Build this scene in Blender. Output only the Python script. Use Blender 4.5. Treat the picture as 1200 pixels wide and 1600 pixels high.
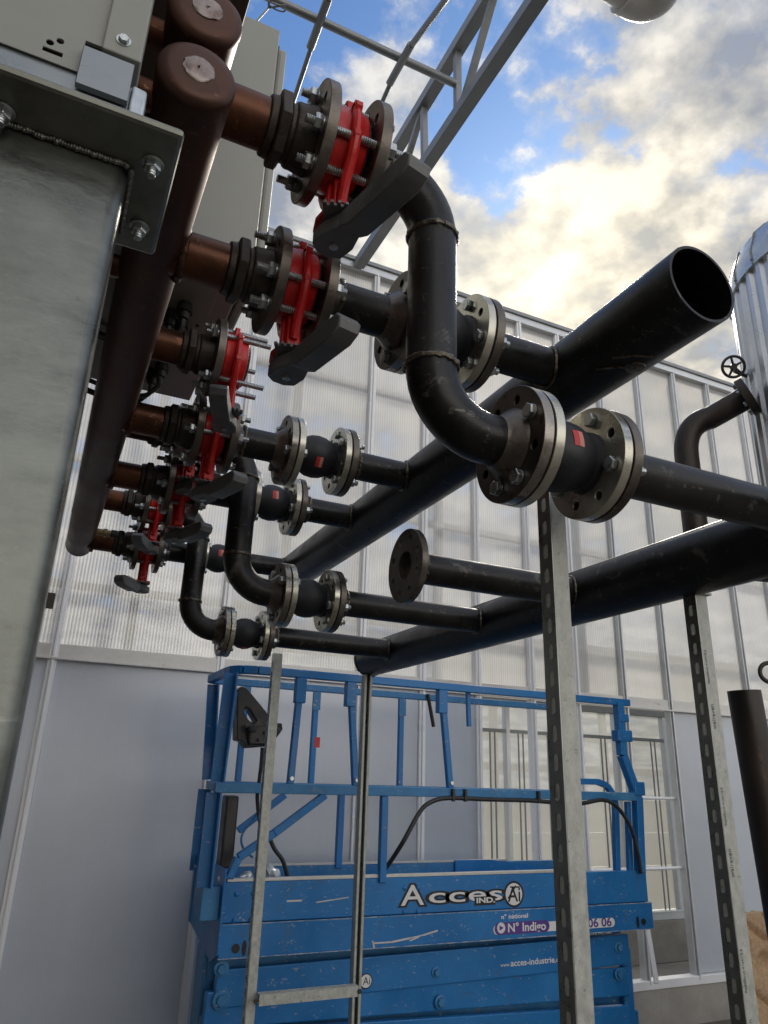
import bpy, bmesh, math, random
from mathutils import Vector, Matrix
random.seed(7)
for o in list(bpy.data.objects): bpy.data.objects.remove(o)
SC = bpy.context.scene
COL = SC.collection
R = math.radians
V = Vector
# ------------------------------------------------------------------ camera
F, YAW, PIT, ROL = 1128.7, 0.42906, 0.34821, 0.03253
fw = V((math.sin(YAW)*math.cos(PIT), math.cos(YAW)*math.cos(PIT), math.sin(PIT)))
rt = V((math.cos(YAW), -math.sin(YAW), 0)); up = rt.cross(fw)
rt2 = rt*math.cos(ROL)+up*math.sin(ROL); up2 = -rt*math.sin(ROL)+up*math.cos(ROL)
cd = bpy.data.cameras.new('camera'); cam = bpy.data.objects.new('camera', cd); COL.objects.link(cam)
M = Matrix((rt2, up2, -fw)).transposed().to_4x4(); cam.matrix_world = M
cd.sensor_fit = 'VERTICAL'; cd.sensor_height = 36.0; cd.lens = F/1600*36.0
cd.clip_start = 0.05; cd.clip_end = 2000
SC.camera = cam
def ray(px, py): return fw+rt2*((px-600)/F)-up2*((py-800)/F)
def P(px, py, ax, val):                       # the point of a measured sight line that lies on a known plane of the place
    r = ray(px, py); return r*(val/r[ax])
# ------------------------------------------------------------------ sky, sun, exposure
SUNDIR = ray(905, 470).normalized()
SUN_EL = math.asin(SUNDIR.z); SUN_AZ = math.atan2(SUNDIR.x, SUNDIR.y)
w = bpy.data.worlds.new("World"); SC.world = w; w.use_nodes = True
nt = w.node_tree; nt.nodes.clear()
def N(tree, typ, **kw):
    n = tree.nodes.new(typ)
    for k, v in kw.items():
        if k in n.inputs: n.inputs[k].default_value = v
        else: setattr(n, k, v)
    return n
def lk(tree, a, b): tree.links.new(a, b)
def MATH(tree, op, a, b=None, clamp=False):
    n = tree.nodes.new('ShaderNodeMath'); n.operation = op; n.use_clamp = clamp
    for i, x in enumerate((a, b)):
        if x is None: continue
        if isinstance(x, (int, float)): n.inputs[i].default_value = x
        else: tree.links.new(x, n.inputs[i])
    return n.outputs[0]
def RAMP(tree, fac, stops, interp='LINEAR'):
    n = tree.nodes.new('ShaderNodeValToRGB'); n.color_ramp.interpolation = interp
    el = n.color_ramp.elements
    while len(el) < len(stops): el.new(0.5)
    for e, (p_, c) in zip(el, stops):
        e.position = p_; e.color = (c, c, c, 1) if isinstance(c, (int, float)) else (*c, 1)
    tree.links.new(fac, n.inputs[0]); return n.outputs[0]
def MIX(tree, fac, a, b, typ='MIX'):
    n = tree.nodes.new('ShaderNodeMix'); n.data_type = 'RGBA'; n.blend_type = typ
    for i, x in ((0, fac), (6, a), (7, b)):
        if isinstance(x, (int, float)): n.inputs[i].default_value = x
        elif isinstance(x, tuple): n.inputs[i].default_value = (*x, 1) if len(x) == 3 else x
        else: tree.links.new(x, n.inputs[i])
    return n.outputs[2]
sky = N(nt, 'ShaderNodeTexSky'); sky.sky_type = 'NISHITA'; sky.sun_disc = False
sky.sun_elevation = SUN_EL; sky.sun_rotation = SUN_AZ; sky.air_density = 1.0; sky.dust_density = 0.4; sky.ozone_density = 2.0
tc = N(nt, 'ShaderNodeTexCoord'); D = tc.outputs['Generated']
sep = N(nt, 'ShaderNodeSeparateXYZ'); lk(nt, D, sep.inputs[0])
zz = MATH(nt, 'MAXIMUM', MATH(nt, 'ADD', sep.outputs[2], 0.25), 0.05)
cmb = N(nt, 'ShaderNodeCombineXYZ')
lk(nt, MATH(nt, 'DIVIDE', sep.outputs[0], zz), cmb.inputs[0]); lk(nt, MATH(nt, 'DIVIDE', sep.outputs[1], zz), cmb.inputs[1])
n1 = N(nt, 'ShaderNodeTexNoise', Scale=5.6, Detail=12.0, Roughness=0.60, Distortion=0.0); lk(nt, cmb.outputs[0], n1.inputs['Vector'])
n2 = N(nt, 'ShaderNodeTexNoise', Scale=9.5, Detail=8.0, Roughness=0.55, Distortion=0.0); lk(nt, cmb.outputs[0], n2.inputs['Vector'])
bias = 0.50
def blob(px, py, k, amp):
    d = ray(px, py).normalized()
    vm = N(nt, 'ShaderNodeVectorMath', operation='DOT_PRODUCT'); lk(nt, D, vm.inputs[0]); vm.inputs[1].default_value = d
    return MATH(nt, 'MULTIPLY', MATH(nt, 'POWER', MATH(nt, 'MAXIMUM', vm.outputs['Value'], 0.0), k), amp)
acc = n1.outputs['Fac']
for b in ((780, 215, 140, -.23), (700, 120, 160, -.13), (470, 30, 140, -.12), (860, 60, 160, .02), (640, 60, 600, .07), (860, 190, 900, .09), (560, 60, 200, -.10), (880, 250, 260, -.10),
          (1100, 90, 60, .10), (1010, 20, 200, .08), (980, 330, 60, .12), (930, 130, 400, .07), (1000, 200, 400, -.12), (960, 60, 500, -.08), (1120, 300, 500, -.06), (830, 350, 700, -.06), (780, 330, 160, .16), (600, 190, 160, .13), (430, 330, 60, .16), (760, 470, 60, .22), (1100, 560, 40, .16)):
    acc = MATH(nt, 'ADD', acc, blob(*b))
acc = MATH(nt, 'ADD', acc, MATH(nt, 'MULTIPLY', MATH(nt, 'SUBTRACT', n2.outputs['Fac'], 0.5), 0.50))
acc = MATH(nt, 'ADD', acc, MATH(nt, 'MULTIPLY', MATH(nt, 'MAXIMUM', MATH(nt, 'SUBTRACT', 0.50, sep.outputs[2]), 0.0), 0.6))
cover = RAMP(nt, acc, [(0.44, 0.0), (0.50, 0.22), (0.56, 0.85), (0.66, 1.0)])
glow = blob(905, 470, 26, 1.0); glow2 = blob(820, 450, 60, 1.0)
thick = RAMP(nt, n2.outputs['Fac'], [(0.36, (0.36, 0.385, 0.44)), (0.47, (0.58, 0.575, 0.57)), (0.60, (0.95, 0.91, 0.84))])
warm = MIX(nt, glow, (0.86, 0.90, 0.98), (1.28, 1.19, 1.00))
ccol = MIX(nt, 1.0, thick, warm, 'MULTIPLY')
addg = MIX(nt, glow2, (0, 0, 0), (0.34, 0.31, 0.23))
ccol = MIX(nt, 1.0, ccol, addg, 'ADD')
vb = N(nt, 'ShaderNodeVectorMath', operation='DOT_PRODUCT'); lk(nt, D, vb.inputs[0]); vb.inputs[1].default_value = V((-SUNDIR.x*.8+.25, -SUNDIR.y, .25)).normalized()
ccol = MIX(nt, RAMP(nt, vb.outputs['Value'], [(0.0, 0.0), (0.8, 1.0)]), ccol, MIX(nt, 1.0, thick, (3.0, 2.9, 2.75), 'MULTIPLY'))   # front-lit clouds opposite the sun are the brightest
bg1 = N(nt, 'ShaderNodeBackground', Strength=0.068); lk(nt, MIX(nt, 1.0, sky.outputs[0], (0.75, 1.05, 1.35), 'MULTIPLY'), bg1.inputs[0])
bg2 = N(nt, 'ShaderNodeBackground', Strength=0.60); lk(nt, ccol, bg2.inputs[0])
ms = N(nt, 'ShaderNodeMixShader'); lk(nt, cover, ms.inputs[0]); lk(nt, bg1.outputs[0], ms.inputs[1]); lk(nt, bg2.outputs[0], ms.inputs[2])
wo = N(nt, 'ShaderNodeOutputWorld'); lk(nt, ms.outputs[0], wo.inputs[0])
sl = bpy.data.lights.new('sun', 'SUN'); sl.energy = 1.7; sl.angle = R(10); sl.color = (1, 0.93, 0.82)
so = bpy.data.objects.new('sun', sl); COL.objects.link(so); so.rotation_euler = (-SUNDIR).to_track_quat('-Z', 'Y').to_euler()
SC.view_settings.view_transform = 'Standard'; SC.view_settings.look = 'None'; SC.view_settings.gamma = 1; SC.view_settings.exposure = 0.72
SC.render.engine = 'CYCLES'
SC.cycles.max_bounces = 8; SC.cycles.transparent_max_bounces = 16
# ------------------------------------------------------------------ materials
MT = {}
def mat(name, c1, c2=None, rough=0.5, metal=0.0, scale=6.0, spots=None, spot_amt=0.0, bump=0.0, bscale=60.0, rvar=0.15, stretch=(1, 1, 1), scratches=0.0, scratch_col=(0.6, 0.6, 0.58), spec=0.5):
    m = bpy.data.materials.new(name); m.use_nodes = True; t = m.node_tree; bs = t.nodes['Principled BSDF']
    tcn = N(t, 'ShaderNodeTexCoord'); oi = N(t, 'ShaderNodeObjectInfo')
    mp = N(t, 'ShaderNodeMapping'); mp.inputs['Scale'].default_value = stretch
    off = N(t, 'ShaderNodeVectorMath', operation='ADD'); lk(t, tcn.outputs['Object'], off.inputs[0])
    sc = N(t, 'ShaderNodeVectorMath', operation='SCALE'); sc.inputs[0].default_value = (17, 31, 53); lk(t, oi.outputs['Random'], sc.inputs[3]); lk(t, sc.outputs[0], off.inputs[1])
    lk(t, off.outputs[0], mp.inputs[0]); vec = mp.outputs[0]
    a = N(t, 'ShaderNodeTexNoise', Scale=scale, Detail=8.0, Roughness=0.65); lk(t, vec, a.inputs['Vector'])
    f = RAMP(t, a.outputs['Fac'], [(0.35, 0.0), (0.65, 1.0)])
    col = MIX(t, f, c1, c2 or c1)
    if spots:
        b = N(t, 'ShaderNodeTexNoise', Scale=scale*2.3, Detail=9.0, Roughness=0.7, Distortion=0.6); lk(t, vec, b.inputs['Vector'])
        g = RAMP(t, b.outputs['Fac'], [(0.60-spot_amt, 0.0), (0.68-spot_amt, 1.0)])
        col = MIX(t, g, col, spots)
    if scratches:
        s = N(t, 'ShaderNodeTexNoise', Scale=9.0, Detail=6.0, Roughness=0.75, Distortion=1.5)
        mp2 = N(t, 'ShaderNodeMapping'); mp2.inputs['Scale'].default_value = (1.0, 4.0, 3.0); lk(t, off.outputs[0], mp2.inputs[0]); lk(t, mp2.outputs[0], s.inputs['Vector'])
        s2 = N(t, 'ShaderNodeTexNoise', Scale=70.0, Detail=4.0, Roughness=0.7); lk(t, off.outputs[0], s2.inputs['Vector'])
        k = MATH(t, 'MULTIPLY', RAMP(t, s.outputs['Fac'], [(0.575, 0.0), (0.64, 1.0)]), RAMP(t, s2.outputs['Fac'], [(0.52, 0.0), (0.58, 1.0)]))
        col = MIX(t, MATH(t, 'MULTIPLY', k, scratches), col, scratch_col)
    lk(t, col, bs.inputs['Base Color'])
    rr = RAMP(t, a.outputs['Fac'], [(0.3, max(0.05, rough-rvar)), (0.7, min(1.0, rough+rvar))]); lk(t, rr, bs.inputs['Roughness'])
    bs.inputs['Metallic'].default_value = metal
    bs.inputs['Specular IOR Level'].default_value = spec
    if bump:
        n = N(t, 'ShaderNodeTexNoise', Scale=bscale, Detail=5.0, Roughness=0.6); lk(t, vec, n.inputs['Vector'])
        bp = N(t, 'ShaderNodeBump', Strength=bump, Distance=0.002); lk(t, n.outputs['Fac'], bp.inputs['Height']); lk(t, bp.outputs[0], bs.inputs['Normal'])
    MT[name] = m; return m
mat('black_steel', (0.011, 0.0113, 0.012), (0.031, 0.031, 0.031), 0.38, 0.45, 7, spots=(0.10, 0.093, 0.085), spot_amt=0.0, bump=0.25, bscale=90, rvar=0.14, scratches=0.5, scratch_col=(0.22, 0.2, 0.18))
mat('flange_steel', (0.10, 0.088, 0.075), (0.20, 0.178, 0.155), 0.38, 0.8, 12, spots=(0.11, 0.06, 0.035), spot_amt=0.02, bump=0.2, bscale=150, scratches=0.4, scratch_col=(0.4, 0.37, 0.33))
mat('rim_steel', (0.24, 0.22, 0.195), (0.36, 0.335, 0.30), 0.30, 0.95, 30, spots=(0.2, 0.16, 0.12), spot_amt=-0.03, bump=0.08, bscale=200)
mat('zinc', (0.46, 0.45, 0.38), (0.60, 0.58, 0.50), 0.30, 0.9, 14, spots=(0.30, 0.28, 0.22), spot_amt=-0.03, bump=0.06, bscale=120)
mat('bolt_zinc', (0.42, 0.46, 0.47), (0.60, 0.63, 0.62), 0.32, 0.9, 40, bump=0.1)
mat('weld', (0.05, 0.045, 0.04), (0.20, 0.17, 0.13), 0.35, 0.8, 60, spots=(0.35, 0.33, 0.30), spot_amt=-0.02, bump=0.7, bscale=180)
mat('copper', (0.065, 0.028, 0.018), (0.16, 0.065, 0.032), 0.42, 0.75, 9, spots=(0.45, 0.19, 0.07), spot_amt=-0.03, bump=0.12, bscale=50, scratches=0.5, scratch_col=(0.5, 0.3, 0.2))
mat('copper_dark', (0.065, 0.031, 0.022), (0.115, 0.054, 0.036), 0.48, 0.6, 5, spots=(0.085, 0.04, 0.03), spot_amt=0.0, bump=0.10, bscale=50, scratches=0.25, scratch_col=(0.4, 0.28, 0.2))
mat('solder', (0.20, 0.15, 0.13), (0.42, 0.37, 0.35), 0.4, 0.8, 30, bump=0.6, bscale=60)
mat('malleable', (0.035, 0.028, 0.024), (0.075, 0.06, 0.05), 0.5, 0.5, 30, spots=(0.12, 0.09, 0.06), bump=0.6, bscale=120)
mat('red_paint', (0.48, 0.010, 0.010), (0.62, 0.018, 0.015), 0.33, 0.0, 8, bump=0.45, bscale=70, rvar=0.1, spots=(0.32, 0.01, 0.01), spot_amt=-0.03)
mat('grey_cast', (0.12, 0.125, 0.125), (0.19, 0.195, 0.195), 0.5, 0.3, 12, bump=0.3, bscale=150, spots=(0.2, 0.2, 0.2), spot_amt=-0.06)
mat('rubber', (0.012, 0.014, 0.018), (0.022, 0.024, 0.030), 0.55, 0.0, 14, bump=0.15, bscale=120)
mat('black_plastic', (0.012, 0.012, 0.013), (0.03, 0.03, 0.03), 0.42, 0.0, 20, bump=0.1, spots=(0.10, 0.10, 0.10), spot_amt=-0.06)
mat('label_red', (0.55, 0.035, 0.04), (0.62, 0.05, 0.05), 0.5)
mat('label_pink', (0.62, 0.22, 0.18), (0.68, 0.28, 0.22), 0.5, scale=200)
mat('galv', (0.17, 0.18, 0.155), (0.32, 0.33, 0.295), 0.42, 0.70, 7, spots=(0.58, 0.60, 0.57), spot_amt=-0.03, bump=0.12, bscale=30, rvar=0.14, stretch=(1, 1, .6), scratches=0.3, scratch_col=(0.16, 0.15, 0.13))
mat('galv_column', (0.12, 0.128, 0.116), (0.21, 0.222, 0.204), 0.34, 0.85, 9, spots=(0.25, 0.265, 0.25), spot_amt=-0.02, bump=0.25, bscale=40, rvar=0.10, stretch=(.8, 1, 1.6), scratches=0.4, scratch_col=(0.10, 0.09, 0.08))
mat('galv_beam', (0.22, 0.25, 0.27), (0.33, 0.36, 0.38), 0.35, 0.7, 5, bump=0.1, bscale=30)
mat('strut', (0.36, 0.375, 0.34), (0.54, 0.555, 0.51), 0.50, 0.2, 55, spots=(0.27, 0.28, 0.25), spot_amt=0.0, bump=0.3, bscale=160, stretch=(1, 1, .6), scratches=0.7, scratch_col=(0.12, 0.11, 0.09))
mat('strut_plate', (0.24, 0.255, 0.245), (0.34, 0.355, 0.34), 0.30, 0.95, 20, bump=0.05, bscale=70, rvar=0.06)
mat('cabinet', (0.33, 0.34, 0.305), (0.37, 0.38, 0.34), 0.5, 0.0, 3)
mat('cabinet_dark', (0.10, 0.085, 0.075), (0.14, 0.12, 0.10), 0.6, 0.2, 4)
mat('blue_paint', (0.006, 0.145, 0.41), (0.014, 0.195, 0.50), 0.42, 0.0, 3, spots=(0.03, 0.15, 0.36), spot_amt=0.03, bump=0.12, bscale=40, scratches=0.85, scratch_col=(0.42, 0.45, 0.46))
mat('blue_worn', (0.02, 0.16, 0.38), (0.05, 0.23, 0.46), 0.5, 0.0, 8, spots=(0.20, 0.20, 0.20), spot_amt=0.0, bump=0.3, bscale=60, scratches=1.0, scratch_col=(0.45, 0.45, 0.42))
mat('worn_edge', (0.03, 0.18, 0.44), (0.50, 0.52, 0.52), 0.5, 0.0, 22, spots=(0.02, 0.12, 0.32), spot_amt=0.03)
mat('deck_edge', (0.50, 0.50, 0.48), (0.62, 0.62, 0.60), 0.45, 0.5, 20)
mat('alu', (0.56, 0.58, 0.60), (0.68, 0.70, 0.71), 0.42, 0.55, 3, spots=(0.45, 0.46, 0.46), spot_amt=-0.05, bump=0.05)
mat('alu_white', (0.84, 0.86, 0.88), (0.89, 0.90, 0.91), 0.4, 0.1, 3)
mat('beam_dirty', (0.58, 0.57, 0.54), (0.72, 0.71, 0.68), 0.5, 0.3, 5, spots=(0.38, 0.34, 0.29), spot_amt=-0.03, bump=0.2)
mat('roof_steel', (0.20, 0.215, 0.22), (0.29, 0.30, 0.31), 0.45, 0.6, 4, bump=0.1, spots=(0.36, 0.37, 0.38), spot_amt=-0.05)
mat('concrete', (0.30, 0.28, 0.25), (0.42, 0.40, 0.36), 0.9, 0.0, 3, spots=(0.20, 0.17, 0.13), spot_amt=-0.05, bump=0.6, bscale=40)
mat('ground', (0.10, 0.085, 0.07), (0.17, 0.15, 0.12), 0.95, 0.0, 1.5, spots=(0.08, 0.07, 0.06), bump=0.8, bscale=12)
mat('tank_metal', (0.52, 0.55, 0.56), (0.64, 0.66, 0.67), 0.30, 0.75, 2, bump=0.05, rvar=0.08)
mat('white_plastic', (0.72, 0.72, 0.70), (0.80, 0.79, 0.76), 0.35, 0.0, 5)
mat('presswood', (0.46, 0.30, 0.17), (0.64, 0.46, 0.29), 0.85, 0.0, 60, spots=(0.26, 0.15, 0.08), spot_amt=0.02, bump=1.0, bscale=90)
mat('rusty_steel', (0.026, 0.022, 0.020), (0.055, 0.046, 0.040), 0.5, 0.5, 8, spots=(0.10, 0.06, 0.035), spot_amt=0.0, bump=0.3, bscale=60, stretch=(1, 1, .25))
mat('decal_white', (0.80, 0.80, 0.80), (0.72, 0.72, 0.72), 0.5, scale=60)
mat('decal_black', (0.012, 0.012, 0.014), None, 0.5)
mat('decal_violet', (0.085, 0.035, 0.24), (0.11, 0.05, 0.28), 0.5)
mat('decal_blue', (0.01, 0.09, 0.32), None, 0.5)
mat('ink', (0.10, 0.10, 0.10), (0.16, 0.16, 0.15), 0.6)
mat('brass', (0.32, 0.25, 0.14), (0.45, 0.36, 0.20), 0.35, 0.9, 20)
mat('film', (0.55, 0.62, 0.68), (0.75, 0.80, 0.84), 0.12, 0.3, 40, bump=1.0, bscale=25)

def panel_mat(name, trans, tint, transp, rib, rib_amt, gloss=0.12, streaks=0.22, bmp=0.35):
    m = bpy.data.materials.new(name); m.use_nodes = True; t = m.node_tree; t.nodes.clear()
    tcn = N(t, 'ShaderNodeTexCoord'); sp = N(t, 'ShaderNodeSeparateXYZ'); lk(t, tcn.outputs['Object'], sp.inputs[0])
    s = MATH(t, 'SINE', MATH(t, 'MULTIPLY', sp.outputs[0], 2*math.pi/rib))
    rb = RAMP(t, MATH(t, 'ADD', MATH(t, 'MULTIPLY', s, 0.5), 0.5), [(0.15, 1.0-rib_amt), (0.55, 1.0)])
    nz = N(t, 'ShaderNodeTexNoise', Scale=1.1, Detail=5.0, Roughness=0.6); mp = N(t, 'ShaderNodeMapping'); mp.inputs['Scale'].default_value = (.7, 1, 1.0)
    lk(t, tcn.outputs['Object'], mp.inputs[0]); lk(t, mp.outputs[0], nz.inputs['Vector'])
    streak = N(t, 'ShaderNodeTexNoise', Scale=1.0, Detail=4.0); mp3 = N(t, 'ShaderNodeMapping'); mp3.inputs['Scale'].default_value = (26, 1, 0.25); lk(t, tcn.outputs['Object'], mp3.inputs[0]); lk(t, mp3.outputs[0], streak.inputs['Vector'])
    v = MIX(t, RAMP(t, nz.outputs['Fac'], [(0.35, 0.0), (0.65, 1.0)]), tuple(c*0.84 for c in tint), tint)
    v = MIX(t, RAMP(t, streak.outputs['Fac'], [(0.3, 0.0), (0.7, streaks)]), v, tuple(c*0.7 for c in tint))
    oi = N(t, 'ShaderNodeObjectInfo'); v = MIX(t, oi.outputs['Random'], v, MIX(t, 1.0, v, (0.86, 0.86, 0.84), 'MULTIPLY'))
    v = MIX(t, 1.0, v, rb, 'MULTIPLY')
    tl = N(t, 'ShaderNodeBsdfTranslucent'); lk(t, v, tl.inputs[0])
    df = N(t, 'ShaderNodeBsdfDiffuse'); lk(t, v, df.inputs[0])
    a = N(t, 'ShaderNodeMixShader'); a.inputs[0].default_value = trans; lk(t, df.outputs[0], a.inputs[1]); lk(t, tl.outputs[0], a.inputs[2])
    tp = N(t, 'ShaderNodeBsdfTransparent'); lk(t, MIX(t, 0.5, v, (1, 1, 1)), tp.inputs[0])
    b = N(t, 'ShaderNodeMixShader'); b.inputs[0].default_value = transp; lk(t, a.outputs[0], b.inputs[1]); lk(t, tp.outputs[0], b.inputs[2])
    gl = N(t, 'ShaderNodeBsdfGlossy', Roughness=0.28)
    bp = N(t, 'ShaderNodeBump', Strength=bmp, Distance=0.003); lk(t, s, bp.inputs['Height']); lk(t, bp.outputs[0], gl.inputs['Normal'])
    c = N(t, 'ShaderNodeMixShader'); c.inputs[0].default_value = gloss; lk(t, b.outputs[0], c.inputs[1]); lk(t, gl.outputs[0], c.inputs[2])
    out = N(t, 'ShaderNodeOutputMaterial'); lk(t, c.outputs[0], out.inputs[0]); MT[name] = m
panel_mat('poly_clear', 0.80, (0.93, 0.92, 0.90), 0.58, 0.021, 0.24, gloss=0.14)
panel_mat('poly_bay', 0.85, (0.86, 0.855, 0.80), 0.62, 0.021, 0.06, gloss=0.06, streaks=0.05)
panel_mat('poly_blue', 0.05, (0.68, 0.74, 0.84), 0.0, 0.020, 0.02, gloss=0.13, streaks=0.08, bmp=0.10)

# ------------------------------------------------------------------ mesh helpers
def frame_x(d):
    d = V(d).normalized(); h = V((0, 0, 1)) if abs(d.z) < 0.9 else V((0, 1, 0))
    y = h.cross(d).normalized(); z = d.cross(y); return Matrix((d, y, z)).transposed()
def lathe(bm, prof, o=(0, 0, 0), d=(1, 0, 0), seg=32, closed=False, squash=None):
    m = frame_x(d); o = V(o); rings = []
    for (x, r) in prof:
        rings.append([bm.verts.new(o+m@V((x, r*math.cos(2*math.pi*k/seg), r*math.sin(2*math.pi*k/seg)))) for k in range(seg)])
    for a, b in zip(rings, rings[1:]+([rings[0]] if closed else [])):
        for k in range(seg): bm.faces.new((a[k], a[(k+1) % seg], b[(k+1) % seg], b[k]))
    if not closed:
        for rg in (rings[0], rings[-1]):
            try: bm.faces.new(rg)
            except Exception: pass
    return rings
def sweep(bm, pts, r, seg=16, cap=True):
    pts = [V(p) for p in pts]; n = len(pts); tan = []
    for i in range(n):
        a = (pts[i]-pts[i-1]).normalized() if i else (pts[1]-pts[0]).normalized()
        b = (pts[i+1]-pts[i]).normalized() if i < n-1 else a
        tan.append((a+b).normalized())
    nrm = frame_x(tan[0]).col[1]; rings = []
    for i in range(n):
        nrm = (nrm-tan[i]*nrm.dot(tan[i])).normalized(); bn = tan[i].cross(nrm)
        rr = r[i] if isinstance(r, (list, tuple)) else r
        rings.append([bm.verts.new(pts[i]+nrm*rr*math.cos(2*math.pi*k/seg)+bn*rr*math.sin(2*math.pi*k/seg)) for k in range(seg)])
    for a, b in zip(rings, rings[1:]):
        for k in range(seg): bm.faces.new((a[k], a[(k+1) % seg], b[(k+1) % seg], b[k]))
    if cap: bm.faces.new(rings[0][::-1]); bm.faces.new(rings[-1])
def box(bm, lo, hi, mtx=None):
    x0, y0, z0 = lo; x1, y1, z1 = hi
    vs = [V(c) for c in ((x0, y0, z0), (x1, y0, z0), (x1, y1, z0), (x0, y1, z0), (x0, y0, z1), (x1, y0, z1), (x1, y1, z1), (x0, y1, z1))]
    if mtx: vs = [mtx@v for v in vs]
    vs = [bm.verts.new(v) for v in vs]
    for f in ((0, 3, 2, 1), (4, 5, 6, 7), (0, 1, 5, 4), (1, 2, 6, 5), (2, 3, 7, 6), (3, 0, 4, 7)): bm.faces.new([vs[i] for i in f])
def bar(bm, a, b, wd, th, upv=(0, 0, 1)):     # a rectangular bar from a to b
    a, b = V(a), V(b); d = (b-a).normalized(); u = V(upv); s = u.cross(d)
    if s.length < 1e-3: s = V((0, 1, 0)).cross(d)
    s.normalize(); u2 = d.cross(s).normalized(); L = (b-a).length
    m = Matrix((d, s, u2)).transposed().to_4x4(); m.translation = a
    box(bm, (0, -wd/2, -th/2), (L, wd/2, th/2), m)
def prism(bm, poly, h, mtx=None):             # polygon in xy, extruded along z by h
    lo = [V((x, y, 0)) for x, y in poly]; hi = [V((x, y, h)) for x, y in poly]
    if mtx: lo = [mtx@v for v in lo]; hi = [mtx@v for v in hi]
    a = [bm.verts.new(v) for v in lo]; b = [bm.verts.new(v) for v in hi]; n = len(a)
    bm.faces.new(a[::-1]); bm.faces.new(b)
    for i in range(n): bm.faces.new((a[i], a[(i+1) % n], b[(i+1) % n], b[i]))
def holed(bm, outer, holes, h, mtx=None):     # plate with real holes, xy outline, thickness along z
    t = bmesh.new(); eds = []
    for loop in [outer]+holes:
        vs = [t.verts.new((x, y, 0)) for x, y in loop]
        for i in range(len(vs)): eds.append(t.edges.new((vs[i], vs[(i+1) % len(vs)])))
    bmesh.ops.triangle_fill(t, use_beauty=True, use_dissolve=False, edges=eds, normal=(0, 0, 1))
    r = bmesh.ops.extrude_face_region(t, geom=t.faces[:])
    bmesh.ops.translate(t, verts=[g for g in r['geom'] if isinstance(g, bmesh.types.BMVert)], vec=(0, 0, h))
    if mtx: bmesh.ops.transform(t, matrix=mtx, verts=t.verts)
    me = bpy.data.meshes.new('tmp'); t.to_mesh(me); t.free(); bm.from_mesh(me); bpy.data.meshes.remove(me)
def slotted(bm, wd, H, z0, pitch, slot, h, mtx):   # long plate with a row of slots, filled cell by cell so every slot is a real hole
    t = bmesh.new(); n = int((H-2*z0)/pitch)+1; ys = [0.0]+[z0+pitch*(k+.5) for k in range(n)]
    if H-ys[-1] < .004: ys[-1] = H-.004
    for k in range(n):
        c = z0+pitch*k; lo, hi = ys[k], ys[k+1]; eds = []
        for loop in ([(-wd/2, lo), (wd/2, lo), (wd/2, hi), (-wd/2, hi)], [(q[0], q[1]+c) for q in slot]):
            vs = [t.verts.new((x, y, 0)) for x, y in loop]
            for i in range(len(vs)): eds.append(t.edges.new((vs[i], vs[(i+1) % len(vs)])))
        bmesh.ops.triangle_fill(t, use_beauty=True, use_dissolve=False, edges=eds, normal=(0, 0, 1))
    vs = [t.verts.new((x, y, 0)) for x, y in ((-wd/2, ys[n]), (wd/2, ys[n]), (wd/2, H), (-wd/2, H))]; t.faces.new(vs)
    bmesh.ops.remove_doubles(t, verts=t.verts, dist=1e-5)
    bmesh.ops.recalc_face_normals(t, faces=t.faces)
    rr = bmesh.ops.extrude_face_region(t, geom=t.faces[:])
    bmesh.ops.translate(t, verts=[g for g in rr['geom'] if isinstance(g, bmesh.types.BMVert)], vec=(0, 0, h))
    bmesh.ops.transform(t, matrix=mtx, verts=t.verts)
    me = bpy.data.meshes.new('tmp'); t.to_mesh(me); t.free(); bm.from_mesh(me); bpy.data.meshes.remove(me)
def circ(r, n, c=(0, 0), ph=0.0): return [(c[0]+r*math.cos(2*math.pi*k/n+ph), c[1]+r*math.sin(2*math.pi*k/n+ph)) for k in range(n)]
def obj(name, bm, m, parent=None, smooth=True, bevel=0.0, loc=None, angle=35):
    bmesh.ops.recalc_face_normals(bm, faces=bm.faces)
    me = bpy.data.meshes.new(name); bm.to_mesh(me); bm.free(); me.materials.append(MT[m])
    if smooth:
        me.polygons.foreach_set('use_smooth', [True]*len(me.polygons)); me.set_sharp_from_angle(angle=R(angle))
    o = bpy.data.objects.new(name, me); COL.objects.link(o)
    if parent: o.parent = parent
    if loc is not None: o.location = loc
    if bevel:
        b = o.modifiers.new('bevel', 'BEVEL'); b.width = bevel; b.segments = 2; b.limit_method = 'ANGLE'; b.angle_limit = R(50); b.harden_normals = False
    return o
def thing(name, label, cat, loc=(0, 0, 0), group=None, rotz=0):
    o = bpy.data.objects.new(name, None); COL.objects.link(o); o.location = loc; o.rotation_euler = (0, 0, rotz); o.empty_display_size = 0.1
    o['label'] = label; o['category'] = cat
    if group: o['group'] = group
    return o
def tag(o, label, cat, group=None):
    o['label'] = label; o['category'] = cat
    if group: o['group'] = group
    return o
def struct(name, bm, m): o = obj(name, bm, m, smooth=False); o['kind'] = 'structure'; return o
def copy_tree(o, parent=None):
    c = o.copy(); COL.objects.link(c); c.parent = parent
    for ch in list(o.children): copy_tree(ch, c)
    return c
def B(): return bmesh.new()
MX = Matrix(((0, 0, 1, 0), (1, 0, 0, 0), (0, 1, 0, 0), (0, 0, 0, 1)))      # plate xy -> yz, thickness -> x
# ------------------------------------------------------------------ ground
GZ = -1.75
bm = B(); g = 60
vs = [bm.verts.new((x, y, GZ)) for x, y in ((-g, -g), (g, -g), (g, g), (-g, g))]; bm.faces.new(vs); struct('ground', bm, 'ground')
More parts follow.
